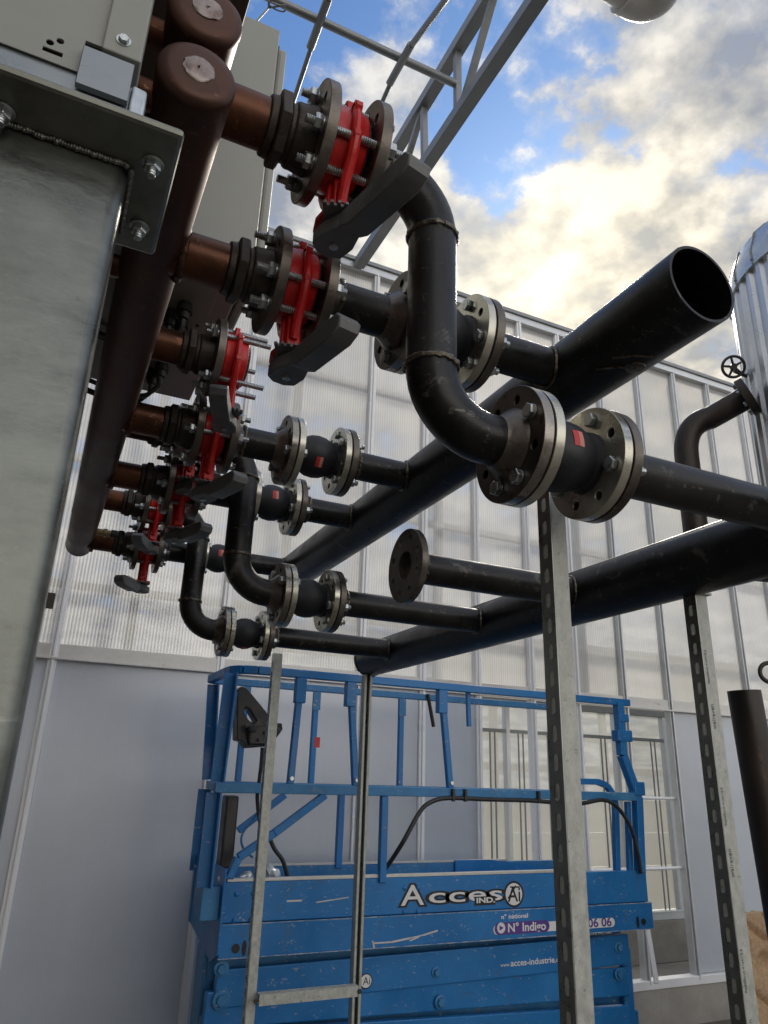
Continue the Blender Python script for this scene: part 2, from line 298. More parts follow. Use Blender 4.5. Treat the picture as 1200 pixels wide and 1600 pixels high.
# ------------------------------------------------------------------ greenhouse wall
WY = 5.0; WT = 4.25
mull = [-2.03, -0.99, 0.05, 1.09, 2.13, 2.64, 3.14, 3.66, 4.12, 4.64, 5.16, 5.68, 6.19, 6.71, 7.23, 7.75, 8.27, 8.79, 9.31, 9.83, 10.35]
wall = thing('greenhouse_wall', 'tall greenhouse wall of ribbed clear panels over grey blue panels with white mullions', 'wall', (0, WY, GZ))
def wobj(name, bm, m, **k):
    bmesh.ops.translate(bm, verts=bm.verts, vec=(0, -WY, -GZ)); return obj(name, bm, m, wall, **k)
ZB = 0.66; ZC = -1.46
for i, x in enumerate(mull):
    bm = B(); box(bm, (x-.026, WY-.045, ZC if x > -.5 else GZ), (x+.026, WY+.02, WT)); box(bm, (x-.007, WY-.060, ZC+.001), (x+.007, WY-.046, WT-.02))
    wobj('mullion', bm, 'alu_white' if x < 4.2 else 'alu', smooth=False, bevel=.003)
for a, b in zip(mull, mull[1:]):
    for z0, z1 in ((ZB+.05, WT-.04),):
        bm = B(); box(bm, (a+.027, WY-.008, z0), (b-.027, WY+.008, z1)); wobj('clear_panel', bm, 'poly_clear', smooth=False)
    if b <= 3.15 or a >= 5.15:
        bm = B(); box(bm, (a+.027, WY-.020, ZC+.04), (b-.027, WY+.020, ZB-.05)); wobj('opaque_panel', bm, 'poly_blue', smooth=False)
bm = B(); box(bm, (-2.2, WY-.040, ZB-.045), (10.5, WY+.05, ZB+.045)); box(bm, (-2.2, WY-.065, ZB-.055), (10.5, WY-.041, ZB-.040)); wobj('middle_beam', bm, 'beam_dirty', smooth=False, bevel=.003)
bm = B(); box(bm, (-2.2, WY-.055, WT-.035), (10.5, WY+.07, WT+.035)); wobj('top_rail', bm, 'alu', smooth=False, bevel=.004)
bm = B(); box(bm, (-2.2, WY-.075, WT+.036), (10.5, WY+.10, WT+.075)); wobj('gutter_cap', bm, 'roof_steel', smooth=False, bevel=.004)
bm = B(); box(bm, (-2.2, WY-.058, ZC-.03), (10.5, WY+.03, ZC+.03)); wobj('bottom_rail', bm, 'alu_white', smooth=False, bevel=.003)
bm = B(); box(bm, (-2.2, WY-.05, GZ-.05), (10.5, WY+.75, ZC-.031)); wobj('concrete_base', bm, 'concrete', smooth=False, bevel=.008)
for z in (1.12, 2.02, 3.15):      # girts seen dimly through the ribbed sheets
    bm = B(); box(bm, (-2.2, WY+.10, z-.022), (10.5, WY+.16, z+.022)); wobj('girt', bm, 'alu', smooth=False)
for x in (.5, 1.55, 2.9, 4.4, 5.9, 7.4):
    bm = B(); box(bm, (x-.03, WY+.17, ZB), (x+.03, WY+.23, WT)); wobj('rear_stud', bm, 'roof_steel', smooth=False)
# recessed glazed bay
bay = thing('glazed_bay', 'recessed window bay of yellowish sheets in grey bars behind the platform', 'window', (4.2, WY+.62, ZC))
BY = WY+.62
def bobj(name, bm, m, **k):
    bmesh.ops.translate(bm, verts=bm.verts, vec=(-4.2, -BY, -ZC)); return obj(name, bm, m, bay, **k)
bm = B(); box(bm, (3.1, BY-.05, ZC-.029), (6.9, BY+.1, -1.16)); bobj('plinth', bm, 'concrete', smooth=False, bevel=.006)
bm = B(); box(bm, (3.1, BY-.03, -1.159), (6.9, BY+.03, -1.08)); box(bm, (3.1, BY-.045, -1.10), (6.9, BY-.031, -1.085)); bobj('bottom_frame', bm, 'alu', smooth=False, bevel=.003)
bm = B(); box(bm, (3.1, BY-.03, .62), (6.9, BY+.03, .68)); bobj('top_frame', bm, 'roof_steel', smooth=False, bevel=.003)
bm = B(); box(bm, (3.1, BY-.025, .38), (6.9, BY-.005, .41)); bobj('cross_bar', bm, 'roof_steel', smooth=False)
xs = [3.22+.62*k for k in range(6)]
for x in xs:
    bm = B(); box(bm, (x-.02, BY-.029, -1.079), (x+.02, BY+.029, .619)); bobj('window_post', bm, 'alu', smooth=False, bevel=.003)
    for dx in (.12, .17, .44, .49):
        bm = B(); box(bm, (x+dx-.006, BY-.012, -1.079), (x+dx+.006, BY-.004, .379)); bobj('glazing_bar', bm, 'roof_steel', smooth=False)
for a, b in zip(xs, xs[1:]):
    bm = B(); box(bm, (a+.031, BY+.005, -1.079), (b-.031, BY+.011, .619)); bobj('window_pane', bm, 'poly_bay', smooth=False)
bm = B(); box(bm, (3.1, BY-.03, .681), (6.9, BY+.03, 1.2)); bobj('header_panel', bm, 'poly_bay', smooth=False)
for z in (-.12, -.66):
    for a, b in zip(mull[6:10], mull[7:11]):
        bm = B(); sweep(bm, [(a+.02, WY+.0, z), (b-.02, WY+.0, z)], .014, 10)
        o = obj('white_rail', bm, 'alu_white'); tag(o, '%s white rail across the glazed bay, in its %s field from the left' % ('upper' if z > -.4 else 'lower', ['first', 'second', 'third', 'fourth'][mull.index(a)-6]), 'rail', 'white rails across the glazed bay')
# far structures beyond the wall that show through the sheets
bm = B()
for k, z in enumerate((-1.2, -.75, -.3, .15, .6, 1.05, 1.5)):
    box(bm, (2.0, 9.0, z-.05), (16, 9.06, z+.05))
for x in range(2, 16, 2): box(bm, (x-.05, 9.07, GZ), (x+.05, 9.15, 1.6))
tag(obj('crop_rack', bm, 'beam_dirty', smooth=False), 'pale rack of horizontal bands faintly seen through the glazed bay', 'rack')
# ------------------------------------------------------------------ roof steel
TX = 1.93; ZA = 4.25; ZB2 = 4.90
tr = thing('roof_truss', 'grey steel lattice truss rising from the wall top across the sky', 'truss', (TX, WY, ZA))
def tobj(name, bm): bmesh.ops.translate(bm, verts=bm.verts, vec=(-TX, -WY, -ZA)); return obj(name, bm, 'roof_steel', tr, smooth=False, bevel=.003)
bm = B(); box(bm, (TX-.045, -6, ZA-.045), (TX+.045, WY-.08, ZA+.045)); tobj('bottom_chord', bm)
bm = B(); box(bm, (TX-.045, -6, ZB2-.045), (TX+.045, WY-.08, ZB2+.045)); tobj('top_chord', bm)
yA = lambda px, py: P(px, py, 0, TX).y
y1 = yA(662, 169); y2 = yA(723, 158); y3 = yA(775, 4)
for (ya, za, yb, zb) in ((y1, ZB2, y1-.03, ZA), (y3, ZB2, y2, ZA), (y1+.02, ZB2, y1+.55, ZA), (y3-.05, ZB2, y3-.55, ZA), (y3-1.1, ZB2, y3-.6, ZA), (4.55*.707, ZB2, 4.55*.707, ZA)):
    bm = B(); bar(bm, (TX, ya, za-.045), (TX, yb, zb+.045), .045, .045, (1, 0, 0)); tobj('lattice_bar', bm)
pz = 4.55; py_ = pz*.707
bm = B(); sweep(bm, [(-4, py_, pz), (TX, py_, pz)], .028, 12)
tag(obj('roof_purlin', bm, 'roof_steel'), 'round grey purlin tube crossing the sky to the truss', 'tube')
for k, (x, lab) in enumerate(((.905, 'thin bent roof bar crossing the purlin beside the grey cabinet'), (1.49, 'thin bent roof bar crossing the purlin nearest the truss'))):
    t = thing('roof_bar', lab, 'roof bar', (x, py_, pz), 'bent roof bars')
    dx = (.02, .02)[k]
    for nm, a, b, r in (('lower_rod', (0, 0, 0), (dx+.03, WY-py_-.05, WT-pz+.02), .016), ('upper_rod', (0, 0, 0), (-.03, -1.6, -.62 if k else -.10), .020), ('sleeve', (0, .18, -.03), (-.006, -.16, -.06 if k else -.01), .027)):
        bm = B(); sweep(bm, [a, b], r, 10); obj(nm, bm, 'roof_steel', t)
t = thing('tension_wire', 'thin tension wires with an eye hook above the grey cabinet', 'wire', P(420, 12, 2, 4.3))
o0 = P(420, 12, 2, 4.3)
for q in ((P(446, 8, 2, 4.3)), P(418, -30, 2, 4.3), P(402, 32, 2, 4.2)):
    bm = B(); sweep(bm, [(0, 0, 0), q-o0], .006, 8); obj('wire', bm, 'roof_steel', t)
bm = B()
for k in range(16):
    a = 2*math.pi*k/16; b = 2*math.pi*(k+1)/16; c = P(433, 11, 2, 4.3)-o0
    sweep(bm, [c+V((.05*math.cos(a), .018*math.sin(a), 0)), c+V((.05*math.cos(b), .018*math.sin(b), 0))], .005, 6)
obj('eye', bm, 'roof_steel', t)
# ------------------------------------------------------------------ pipework
RP = 0.0445; OD = 0.106; FT = 0.020; JH = 0.083
Z1, Z2 = 0.909, 0.553                       # axes of the upper and the lower header
ZV1, ZV2 = 1.052, 0.912                     # axes of the two valve rows
X1, X2, RH = 1.026, 1.52, 0.084
XA, XB = 0.270, 0.366                       # copper side flange (right face at XA+FT), spool side flange (left face)
def flange(parent, x, side, y=0, z=0, m='flange_steel', rim=True, ph=math.pi/8, neck=True, th=FT, bore=RP, od=OD):
    # plate from x to x+side*th; neck beyond it
    bm = B(); holes = [circ(.009, 14, (.080*math.cos(2*math.pi*k/8+ph), .080*math.sin(2*math.pi*k/8+ph))) for k in range(8)]
    holed(bm, circ(od, 72), [circ(bore-.004, 40)]+holes, th, MX)
    bmesh.ops.translate(bm, verts=bm.verts, vec=(min(x, x+side*th), y, z))
    o = obj('flange', bm, m, parent, bevel=.0012)
    if rim:
        o.data.materials.append(MT['rim_steel'])
        for p_ in o.data.polygons:
            if abs(p_.normal.x) < .5 and math.hypot(p_.center.y-y, p_.center.z-z) > od*.96: p_.material_index = 1
    if neck:
        bm = B(); lathe(bm, [(x+side*(th-.001), .066), (x+side*(th+.006), .062), (x+side*(th+.022), bore+.004), (x+side*(th+.030), bore+.0005)], (0, y, z), seg=40)
        obj('flange_neck', bm, m, parent)
    return o
def weld_ring(parent, c, d, r, th=.0046, m='weld'):
    bm = B(); f = frame_x(d); n = 56; k2 = 8; rings = []
    for i in range(n):
        a = 2*math.pi*i/n; rad = r+random.uniform(-.0010, .0014); e = V(c)+f@V((random.uniform(-.0016, .0016), rad*math.cos(a), rad*math.sin(a))); o_ = f@V((0, math.cos(a), math.sin(a))); tt = th*random.uniform(.75, 1.25)
        rings.append([bm.verts.new(e+o_*tt*math.cos(2*math.pi*j/k2)+f.col[0]*tt*1.2*math.sin(2*math.pi*j/k2)) for j in range(k2)])
    for i in range(n):
        a, b = rings[i], rings[(i+1) % n]
        for j in range(k2): bm.faces.new((a[j], a[(j+1) % k2], b[(j+1) % k2], b[j]))
    return obj('weld_seam', bm, m, parent)
def pipe_x(parent, x0, x1, y, z, r=RP, m='black_steel', name='pipe'):
    bm = B(); sweep(bm, [(x0+(x1-x0)*k/6, y, z) for k in range(7)], r, 40); return obj(name, bm, m, parent)
def hexa(bm, c, d, af, h, ph=0.0):
    m = frame_x(d); c = V(c); r = af/math.sqrt(3); A = []; Bv = []
    prof = ((0, .93), (.12*h, 1), (.85*h, 1), (h, .9)); rings = []
    for x, s in prof: rings.append([bm.verts.new(c+m@V((x, s*r*math.cos(math.pi/3*k+ph), s*r*math.sin(math.pi/3*k+ph)))) for k in range(6)])
    for a, b in zip(rings, rings[1:]):
        for k in range(6): bm.faces.new((a[k], a[(k+1) % 6], b[(k+1) % 6], b[k]))
    bm.faces.new(rings[0][::-1]); bm.faces.new(rings[-1])
def thread(bm, a, b, r, pitch=.002):
    L = (V(b)-V(a)).length; n = max(4, int(L/pitch)); d = (V(b)-V(a))/n; pr = []
    for i in range(n+1): pr.append((i*L/n, r*(1.0 if i % 2 else .88)))
    lathe(bm, pr, a, V(b)-V(a), 12)
# headers with their welded branches
def header(label, X, Z, ya, yb, branches, open_near, bolted, cap_end):
    h = thing('header_pipe', label, 'pipe', (X, ya, Z), None)
    bm = B()
    if open_near:
        lathe(bm, [(0, RH), (yb-ya, RH), (yb-ya, RH-.006), (0.0, RH-.006)], (0, 0, 0), (0, 1, 0), 72, closed=True)
        bmesh.ops.subdivide_edges(bm, edges=[e for e in bm.edges if e.calc_length() > .5], cuts=8)
    else:
        sweep(bm, [(0, (yb-ya)*k/10, 0) for k in range(11)], RH, 64)
    obj('main_pipe', bm, 'black_steel', h)
    for a_ in (R(128), ):
        bm = B(); sweep(bm, [((RH-.0005)*math.cos(a_), (yb-ya)*k/40, (RH-.0005)*math.sin(a_)+random.uniform(-.0004, .0004)) for k in range(41)], .0016, 6); obj('seam', bm, 'weld', h)
    if cap_end:
        bm = B(); lathe(bm, [(0, RH), (.012, RH*.98), (.03, RH*.86), (.042, RH*.6), (.048, RH*.25), (.049, .002)], (0, yb-ya, 0), (0, 1, 0), 56); obj('end_cap', bm, 'black_steel', h)
        weld_ring(h, (0, yb-ya, 0), (0, 1, 0), RH)
    for (y, xf) in branches:
        pipe_x(h, xf-X+FT+.028, -RH+.018, y-ya, 0, name='branch_pipe')
        flange(h, xf-X, 1, y-ya, 0, rim=False)
        weld_ring(h, (xf-X+FT+.031, y-ya, 0), (1, 0, 0), RP+.001)
        # saddle weld
        bm = B(); n = 48; rg = []
        for i in range(n):
            a = 2*math.pi*i/n; cy = (RP+.002)*math.cos(a); cz = (RP+.002)*math.sin(a); cx = -math.sqrt(RH*RH-cz*cz); tt = .0055*random.uniform(.75, 1.25)
            o_ = V((0, math.cos(a), math.sin(a)))
            rg.append([bm.verts.new(V((cx-.001, cy+y-ya, cz))+o_*tt*math.cos(math.pi*j/3)+V((1, 0, 0))*tt*math.sin(math.pi*j/3)) for j in range(6)])
        for i in range(n):
            for j in range(6): bm.faces.new((rg[i][j], rg[i][(j+1) % 6], rg[(i+1) % n][(j+1) % 6], rg[(i+1) % n][j]))
        obj('weld_seam', bm, 'weld', h)
    return h
YB = {'b3': .960, 'b2': 1.185, 'lo': 1.755, 'b4': 1.935, 'b6': 2.292, 'b5': 2.395, 'b7': 3.08, 'b8': 3.225}
XF1, XF2 = .566, .690                       # f1 gasket plane of the upper / lower joints
def H1F(k): return {'b2': .575}.get(k, .562)
h1 = header('large steel header pipe with its open end against the sky', X1, Z1, .800, 3.40, [(YB[k], H1F(k)+2*JH+.003) for k in ('b2', 'b4', 'b5', 'b8')], True, None, True)
XL = {'b3': .698, 'b6': .686, 'b7': .682}
h2 = header('lower large steel header pipe, closed at its far end, resting on posts', X2, Z2, .35, 3.44, [(YB[k], XL[k]+2*JH+.003) for k in ('b3', 'b6', 'b7')]+[(YB['lo'], .872)], False, None, True)
bm = B(); lathe(bm, [(0, .026), (.0115, .020), (.0125, .010)], (0, .19, -RH+.01), (0, 0, -1), 20); obj('weld_patch', bm, 'weld', h1)
bm = B()
for s_ in (0, 1): sweep(bm, [(.0, .14+.05*s_, -RH-.001), (-.03, .16+.05*s_, -RH+.004), (-.05, .2+.05*s_, -RH+.014)], .003, 6)
obj('weld_scar', bm, 'weld', h1)
# rubber expansion joints
def joint():
    t = thing('expansion_joint', '-', 'pipe joint', (0, 0, 0), 'rubber expansion joints between flanges')
    for s in (-1, 1):
        x = s*(JH-.001); flange(t, x, -s, 0, 0, 'zinc', rim=False, neck=False, th=.019)
        bm = B(); lathe(bm, [(s*(JH-.002), .030), (s*(JH-.002), .101), (s*(JH+.0035), .101), (s*(JH+.0035), .030)], seg=48, closed=True); obj('gasket', bm, 'rubber', t)
        for k in (0, 3, 5, 6) if s < 0 else (1, 2, 4, 7):
            a = 2*math.pi*k/8+math.pi/8; yy, zc = .080*math.cos(a), .080*math.sin(a)
            bm = B(); lathe(bm, [(0, .0135), (.0025, .0135)], (s*(JH+.0235), yy, zc), (s, 0, 0), 20)
            hexa(bm, (s*(JH+.0258), yy, zc), (s, 0, 0), .024, .010, random.random()) if s < 0 else hexa(bm, (s*(JH+.0258), yy, zc), (s, 0, 0), .024, .013, random.random())
            if s > 0: thread(bm, (s*(JH+.038), yy, zc), (s*(JH+.050), yy, zc), .008)
            hexa(bm, (s*(JH-.0215), yy, zc), (-s, 0, 0), .024, .011, random.random()); lathe(bm, [(0, .0078), (.052, .0078)], (s*(JH-.024), yy, zc), (s, 0, 0), 12)
            obj('bolt', bm, 'bolt_zinc', t, bevel=.0006)
    bm = B(); lathe(bm, [(-JH+.018, .058), (-.055, .057), (-.050, .052), (-.038, .055), (-.022, .063), (0, .066), (.022, .063), (.038, .055), (.050, .052), (.055, .057), (JH-.018, .058)], seg=48); obj('rubber_bellows', bm, 'rubber', t)
    for m_, a0, a1, nm in (('label_red', -.012, -.001, 'red_label'), ('label_pink', -.0008, .009, 'pale_label')):
        bm = B(); rr = .0712; vs = []
        for i in range(7):
            an = math.pi+(-.24+.48*i/6)-.15
            for x in (a0, a1):
                q = .0665-abs(x)*.10; vs.append((x, q*math.cos(an)*1.004, q*math.sin(an)*1.004))
        vv = [bm.verts.new(v) for v in vs]; v2 = [bm.verts.new((v[0], v[1]*.985, v[2]*.985)) for v in vs]
        for i in range(6): bm.faces.new((vv[2*i], vv[2*i+1], vv[2*i+3], vv[2*i+2])); bm.faces.new((v2[2*i], v2[2*i+2], v2[2*i+3], v2[2*i+1]))
        obj(nm, bm, m_, t)
    return t
J0 = joint()
JL = [('b3', XL['b3'], Z2, 'largest looking rubber expansion joint with red label, right of the big elbow'),
      ('b2', H1F('b2'), Z1, 'expansion joint passing behind the upright part of the big S bend'),
      ('b4', H1F('b4'), Z1, 'expansion joint on the straight pipe just below the bare studs, red label at bottom'),
      ('b5', H1F('b5'), Z1, 'expansion joint directly below and behind the one on the upper straight pipe'),
      ('b8', H1F('b8'), Z1, 'farthest expansion joint, half hidden behind the smallest S bend'),
      ('b6', XL['b6'], Z2, 'expansion joint at the foot of the middle sized S bend'),
      ('b7', XL['b7'], Z2, 'expansion joint at the foot of the smallest S bend, above the grey post')]
for i, (k, xf, z, lab) in enumerate(JL):
    t = J0 if i == 0 else copy_tree(J0)
    t.location = (xf+JH, YB[k], z); t['label'] = lab
    t.rotation_euler = (math.pi/4*{'b3': 0, 'b2': 3, 'b4': 1, 'b5': 0, 'b8': 0, 'b6': 3, 'b7': 2}[k], 0, 0)
# spools
def arc(c, r, a0, a1, n=12): return [(c[0]+r*math.cos(a0+(a1-a0)*i/n), 0, c[1]+r*math.sin(a0+(a1-a0)*i/n)) for i in range(n+1)]
def s_spool(k, zt, xf, lab, xv=.520):
    RB = .112; t = thing('pipe_bend', lab, 'pipe', (XB, YB[k], zt), 'S shaped pipe bends')
    dz = zt-Z2; xv_ = xv-XB; xe = xf-XB-FT-.003
    flange(t, 0, 1, 0, 0, rim=False)
    pts = arc((xv_-RB, -RB), RB, math.pi/2, 0); bm = B(); sweep(bm, [(FT+.02, 0, 0)]+pts, RP, 40); obj('upper_elbow', bm, 'black_steel', t)
    bm = B(); sweep(bm, [(xv_, 0, -RB-.002-(dz-2*RB-.004)*i/5) for i in range(6)], RP, 40); obj('straight_pipe', bm, 'black_steel', t)
    pts = arc((xv_+RB, -dz+RB), RB, math.pi, 1.5*math.pi); bm = B(); sweep(bm, pts+[(xe-.02, 0, -dz)], RP, 40); obj('lower_elbow', bm, 'black_steel', t)
    flange(t, xe+FT, -1, 0, -dz)
    for c, d in (((xv_, 0, -RB), (0, 0, 1)), ((xv_, 0, -dz+RB), (0, 0, 1)), ((FT+.030, 0, 0), (1, 0, 0)), ((xe-.012, 0, -dz), (1, 0, 0))): weld_ring(t, c, d, RP+.0005)
    return t
s_spool('b3', ZV1, XL['b3'], 'biggest S shaped black pipe in the foreground, dropping from the top red valve')
s_spool('b6', ZV1, XL['b6'], 'middle sized S shaped black pipe left of the lone straight header pipes')
s_spool('b7', ZV1, XL['b7'], 'smallest and farthest S shaped black pipe, at the left')
def straight(k, xf, lab):
    t = thing('pipe_spool', lab, 'pipe', (XB, YB[k], Z1), 'straight pipe spools')
    xe = xf-XB-FT-.003
    flange(t, 0, 1, 0, 0, rim=False); pipe_x(t, FT+.02, xe-.02, 0, 0, name='straight_pipe'); flange(t, xe+FT, -1, 0, 0)
    for x in (FT+.031, xe-.012): weld_ring(t, (x, 0, 0), (1, 0, 0), RP+.0005)
    return t
straight('b2', H1F('b2'), 'short straight flanged pipe passing left behind the big S bend')
straight('b4', H1F('b4'), 'straight flanged pipe just above the top of the middle S bend')
straight('b5', H1F('b5'), 'straight flanged pipe hidden in part behind the middle S bend')
straight('b8', H1F('b8'), 'farthest straight flanged pipe passing behind the smallest S bend')
# copper manifolds
ROW1 = ['b3', 'lo', 'b6', 'b7']; ROW2 = ['b2', 'b4', 'b5', 'b8']
XM, RM = 0.054, 0.054
def manifold(lab, z, ya, yb, rows):
    t = thing('copper_manifold', lab, 'pipe', (XM, ya, z), 'copper manifolds')
    bm = B(); sweep(bm, [(0, (yb-ya)*i/12, 0) for i in range(13)], RM, 56, cap=False); obj('manifold_pipe', bm, 'copper_dark', t)
    for s, y in ((-1, 0), (1, yb-ya)):
        bm = B(); lathe(bm, [(-.004, RM+.0015), (.002, RM+.0015), (.008, RM-.001), (.013, RM-.008), (.015, RM-.016), (.0155, .001)], (0, y, 0), (0, s, 0), 48); obj('end_cap', bm, 'copper_dark', t)
        bm = B(); lathe(bm, [(0, .022), (.0015, .021), (.002, .016), (.0035, .011), (.003, .004), (.003, .001)], (0, y+s*.0156, 0), (0, s, 0), 24)
        for v in bm.verts: v.co += V((random.uniform(-.0015, .0015), 0, random.uniform(-.0015, .0015)))
        obj('solder_plug', bm, 'solder', t)
    for k in rows:
        y = YB[k]-ya
        pipe_x(t, .03, .200-XM, y, 0, RP, 'copper', 'branch_pipe')
        weld_ring(t, (RM-.004, y, 0), (1, 0, 0), RP+.004, .006, 'copper_dark')
        bm = B(); lathe(bm, [(.186-XM, RP), (.188-XM, RP+.006), (.200-XM, RP+.008), (.202-XM, RP+.002)], (0, y, 0), seg=32)
        c = .202-XM; hexa(bm, (c, y, 0), (1, 0, 0), .112, .022, .3)
        lathe(bm, [(c+.022, .050), (c+.030, .050), (c+.031, .054), (c+.036, .056), (c+.044, .056), (XA-XM, .060)], (0, y, 0), seg=32)
        obj('threaded_union', bm, 'malleable', t, bevel=.0015)
        flange(t, XA-XM, 1, y, 0, neck=False, bore=.044, rim=False)
    for i in range(2):                                          # feeds into the unit
        y = .06+i*.42
        bm = B(); sweep(bm, [(-.03, y, 0), (-.16, y, .0), (-.22, y, .03), (-.24, y, .10), (-.24, y, .45)], .022, 20); obj('feed_pipe', bm, 'copper', t)
    return t
manifold('upper copper manifold with a flat soldered cap, partly cut by the top of the photo', ZV1, .815, 3.30, ROW1)
manifold('lower brown copper manifold running from its round cap down behind the galvanised column', ZV2, .800, 3.335, ROW2)
# butterfly valves
def valve_body():
    t = thing('butterfly_valve', '-', 'valve', (0, 0, 0), 'red butterfly valves')
    w_ = (XB-XA-FT); h = w_/2
    bm = B(); lathe(bm, [(-h+.006, .050), (-h+.004, .070), (-h+.008, .0735), (-.012, .075), (-.010, .0765), (.010, .0765), (.012, .075), (h-.012, .0735), (h-.008, .070), (h-.010, .050)], seg=56, closed=True)
    obj('body', bm, 'red_paint', t, bevel=.001)
    bm = B(); lathe(bm, [(-h+.0005, .040), (-h+.0005, .060), (-h+.004, .064), (h-.004, .064), (h-.0005, .060), (h-.0005, .040)], seg=48, closed=True); obj('seat_liner', bm, 'rubber', t)
    bm = B(); lathe(bm, [(-.004, .0405), (.004, .0405)], seg=40); obj('disc', bm, 'zinc', t)
    # ears with holes
    for a in (math.radians(67.5), math.radians(112.5), math.radians(22.5), math.radians(157.5), math.radians(-22.5), math.radians(202.5)):
        bm = B(); m = Matrix.Rotation(a, 4, 'X')@Matrix.Translation((0, 0, 0))
        big = abs(math.cos(a)) < .5
        pl = [(.066, -.016), (.080, -.015), (.093, -.009), (.096, 0), (.093, .009), (.080, .015), (.066, .016)]
        mt = Matrix.Rotation(a, 4, 'X')@MX@Matrix.Translation((0, 0, -.007))
        holed(bm, pl, [circ(.0095, 14, (.080, 0))], .014, mt); obj('lug', bm, 'red_paint', t, bevel=.002)
    for sy in (-1, 1):
        bm = B(); sweep(bm, [(0, sy*.078, .030), (0, sy*.082, .0), (0, sy*.078, -.035), (0, sy*.062, -.066), (0, sy*.038, -.095), (0, sy*.022, -.130)], [.007, .0095, .0105, .0105, .010, .009], 10); obj('rib', bm, 'red_paint', t)
    # neck down to the lever plate
    bm = B(); box(bm, (-.013, -.022, -.150), (.013, .022, -.062)); lathe(bm, [(0, .016), (.107, .016)], (0, 0, -.066), (0, 0, -1), 24)
    box(bm, (-.020, -.006, -.155), (.020, .006, -.066)); obj('neck', bm, 'red_paint', t, bevel=.003)
    bm = B(); prism(bm, [(-.030, -.030), (.030, -.030), (.036, 0), (.030, .030), (-.030, .030), (-.036, 0)], .010, Matrix.Translation((0, 0, -.166))); obj('mounting_pad', bm, 'red_paint', t, bevel=.002)
    return t
def notch_plate(a0, a1):
    pl = [(-.02*math.cos(a0+1.5), -.02*math.sin(a0+1.5))]
    n = int((a1-a0)/.17)
    for i in range(n):
        a = a0+(a1-a0)*i/n; d = (a1-a0)/n
        for q, r in ((0, .070), (.45, .070), (.5, .062), (.95, .062)): pl.append((r*math.cos(a+q*d), r*math.sin(a+q*d)))
    pl.append((-.02*math.cos(a1-1.5), -.02*math.sin(a1-1.5)))
    return pl
def lever(t, ang, length=.215):
    e = Matrix.Translation((0, 0, -.174))@Matrix.Rotation(ang-.9, 4, 'Z')
    bm = B(); prism(bm, notch_plate(0.0, 1.8), .006, Matrix.Translation((0, 0, -.174))@Matrix.Rotation(ang-.9, 4, 'Z')); prism(bm, circ(.028, 20), .006, Matrix.Translation((0, 0, -.168)))
    obj('notched_plate', bm, 'grey_cast', t, bevel=.0008)
    m = Matrix.Translation((0, 0, -.203))@Matrix.Rotation(ang, 4, 'Z')
    bm = B()
    prism(bm, [(-.034, -.012), (-.022, -.030), (.012, -.032), (.055, -.019), (.055, .019), (.012, .032), (-.022, .030), (-.034, .012)], .027, m)
    hd = Matrix.Translation((0, 0, -.203))@Matrix.Rotation(ang, 4, 'Z')
    prof = [(.045, -.002), (.070, -.014), (length-.030, -.014), (length-.006, -.004), (length, .012), (length-.012, .027), (.045, .027)]   # side view x,z
    a = [bm.verts.new(hd@V((x, -.022, z))) for x, z in prof]; b = [bm.verts.new(hd@V((x, .022, z))) for x, z in prof]
    bm.faces.new(a); bm.faces.new(b[::-1])
    for i in range(len(a)): j = (i+1) % len(a); bm.faces.new((a[i], b[i], b[j], a[j]))
    lv = obj('lever', bm, 'grey_cast', t, bevel=.003)
    bm = B(); prism(bm, [(.062, -.012), (.14, -.011), (.145, 0), (.14, .011), (.062, .012)], .008, Matrix.Translation((0, 0, -.1752))@Matrix.Rotation(ang, 4, 'Z')); obj('trigger', bm, 'bolt_zinc', lv, bevel=.001)
    bm = B(); lathe(bm, [(0, .008), (.004, .008), (.005, .004)], hd@V((0, 0, 0)), (0, 0, -1), 16); obj('screw', bm, 'bolt_zinc', lv)
    return lv
def studs(t, x0, x1, which, far_nut=True):
    for k in which:
        a = 2*math.pi*k/8+math.pi/8; yy, zc = .080*math.cos(a), .080*math.sin(a); j = random.uniform(-.006, .006)
        bm = B(); thread(bm, (x0-.034+j, yy, zc), (x1+(.030 if far_nut else 0)+j, yy, zc), .0075)
        lathe(bm, [(0, .0135), (.0025, .0135)], (x0-.003, yy, zc), (1, 0, 0), 18); hexa(bm, (x0-.0032, yy, zc), (-1, 0, 0), .025, .013, random.random())
        if far_nut: hexa(bm, (x1+.0032, yy, zc), (1, 0, 0), .025, .013, random.random())
        obj('stud_bolt', bm, 'bolt_zinc', t)
VL = [('b3', ZV1, -1.33, 'red butterfly valve nearest the top, its grey lever pointing to the upper right', .225),
      ('b2', ZV2, -1.36, 'second red butterfly valve from the top, feeding the pipe behind the big S bend', .215),
      ('lo', ZV1, -1.88, 'bright red butterfly valve with bare studs sticking out and no pipe fitted', .20),
      ('b4', ZV2, -1.28, 'red butterfly valve on the pipe just below the valve with bare studs', .20),
      ('b6', ZV1, -1.30, 'red butterfly valve at the top end of the middle S bend', .20),
      ('b5', ZV2, -1.22, 'red butterfly valve low in the cluster, behind the top of the middle S bend', .20),
      ('b7', ZV1, -1.98, 'red butterfly valve at the top end of the smallest S bend', .20),
      ('b8', ZV2, -2.15, 'lowest and farthest red butterfly valve, its lever hanging below the copper branches', .20)]
xm = (XA+FT+XB)/2
VB = valve_body()
roots = [VB]+[copy_tree(VB) for _ in VL[1:]]
for t, (k, z, ang, lab, L) in zip(roots, VL):
    t.location = (xm, YB[k], z); t['label'] = lab; lever(t, ang, L)
    h = (XB-XA-FT)/2
    if k == 'lo': studs(t, -h-FT, h+.045, (0, 2, 3, 5, 6), far_nut=False)
    else: studs(t, -h-FT, h+FT, (2, 4, 5, 7) if k != 'b4' else (1, 3, 4, 6))
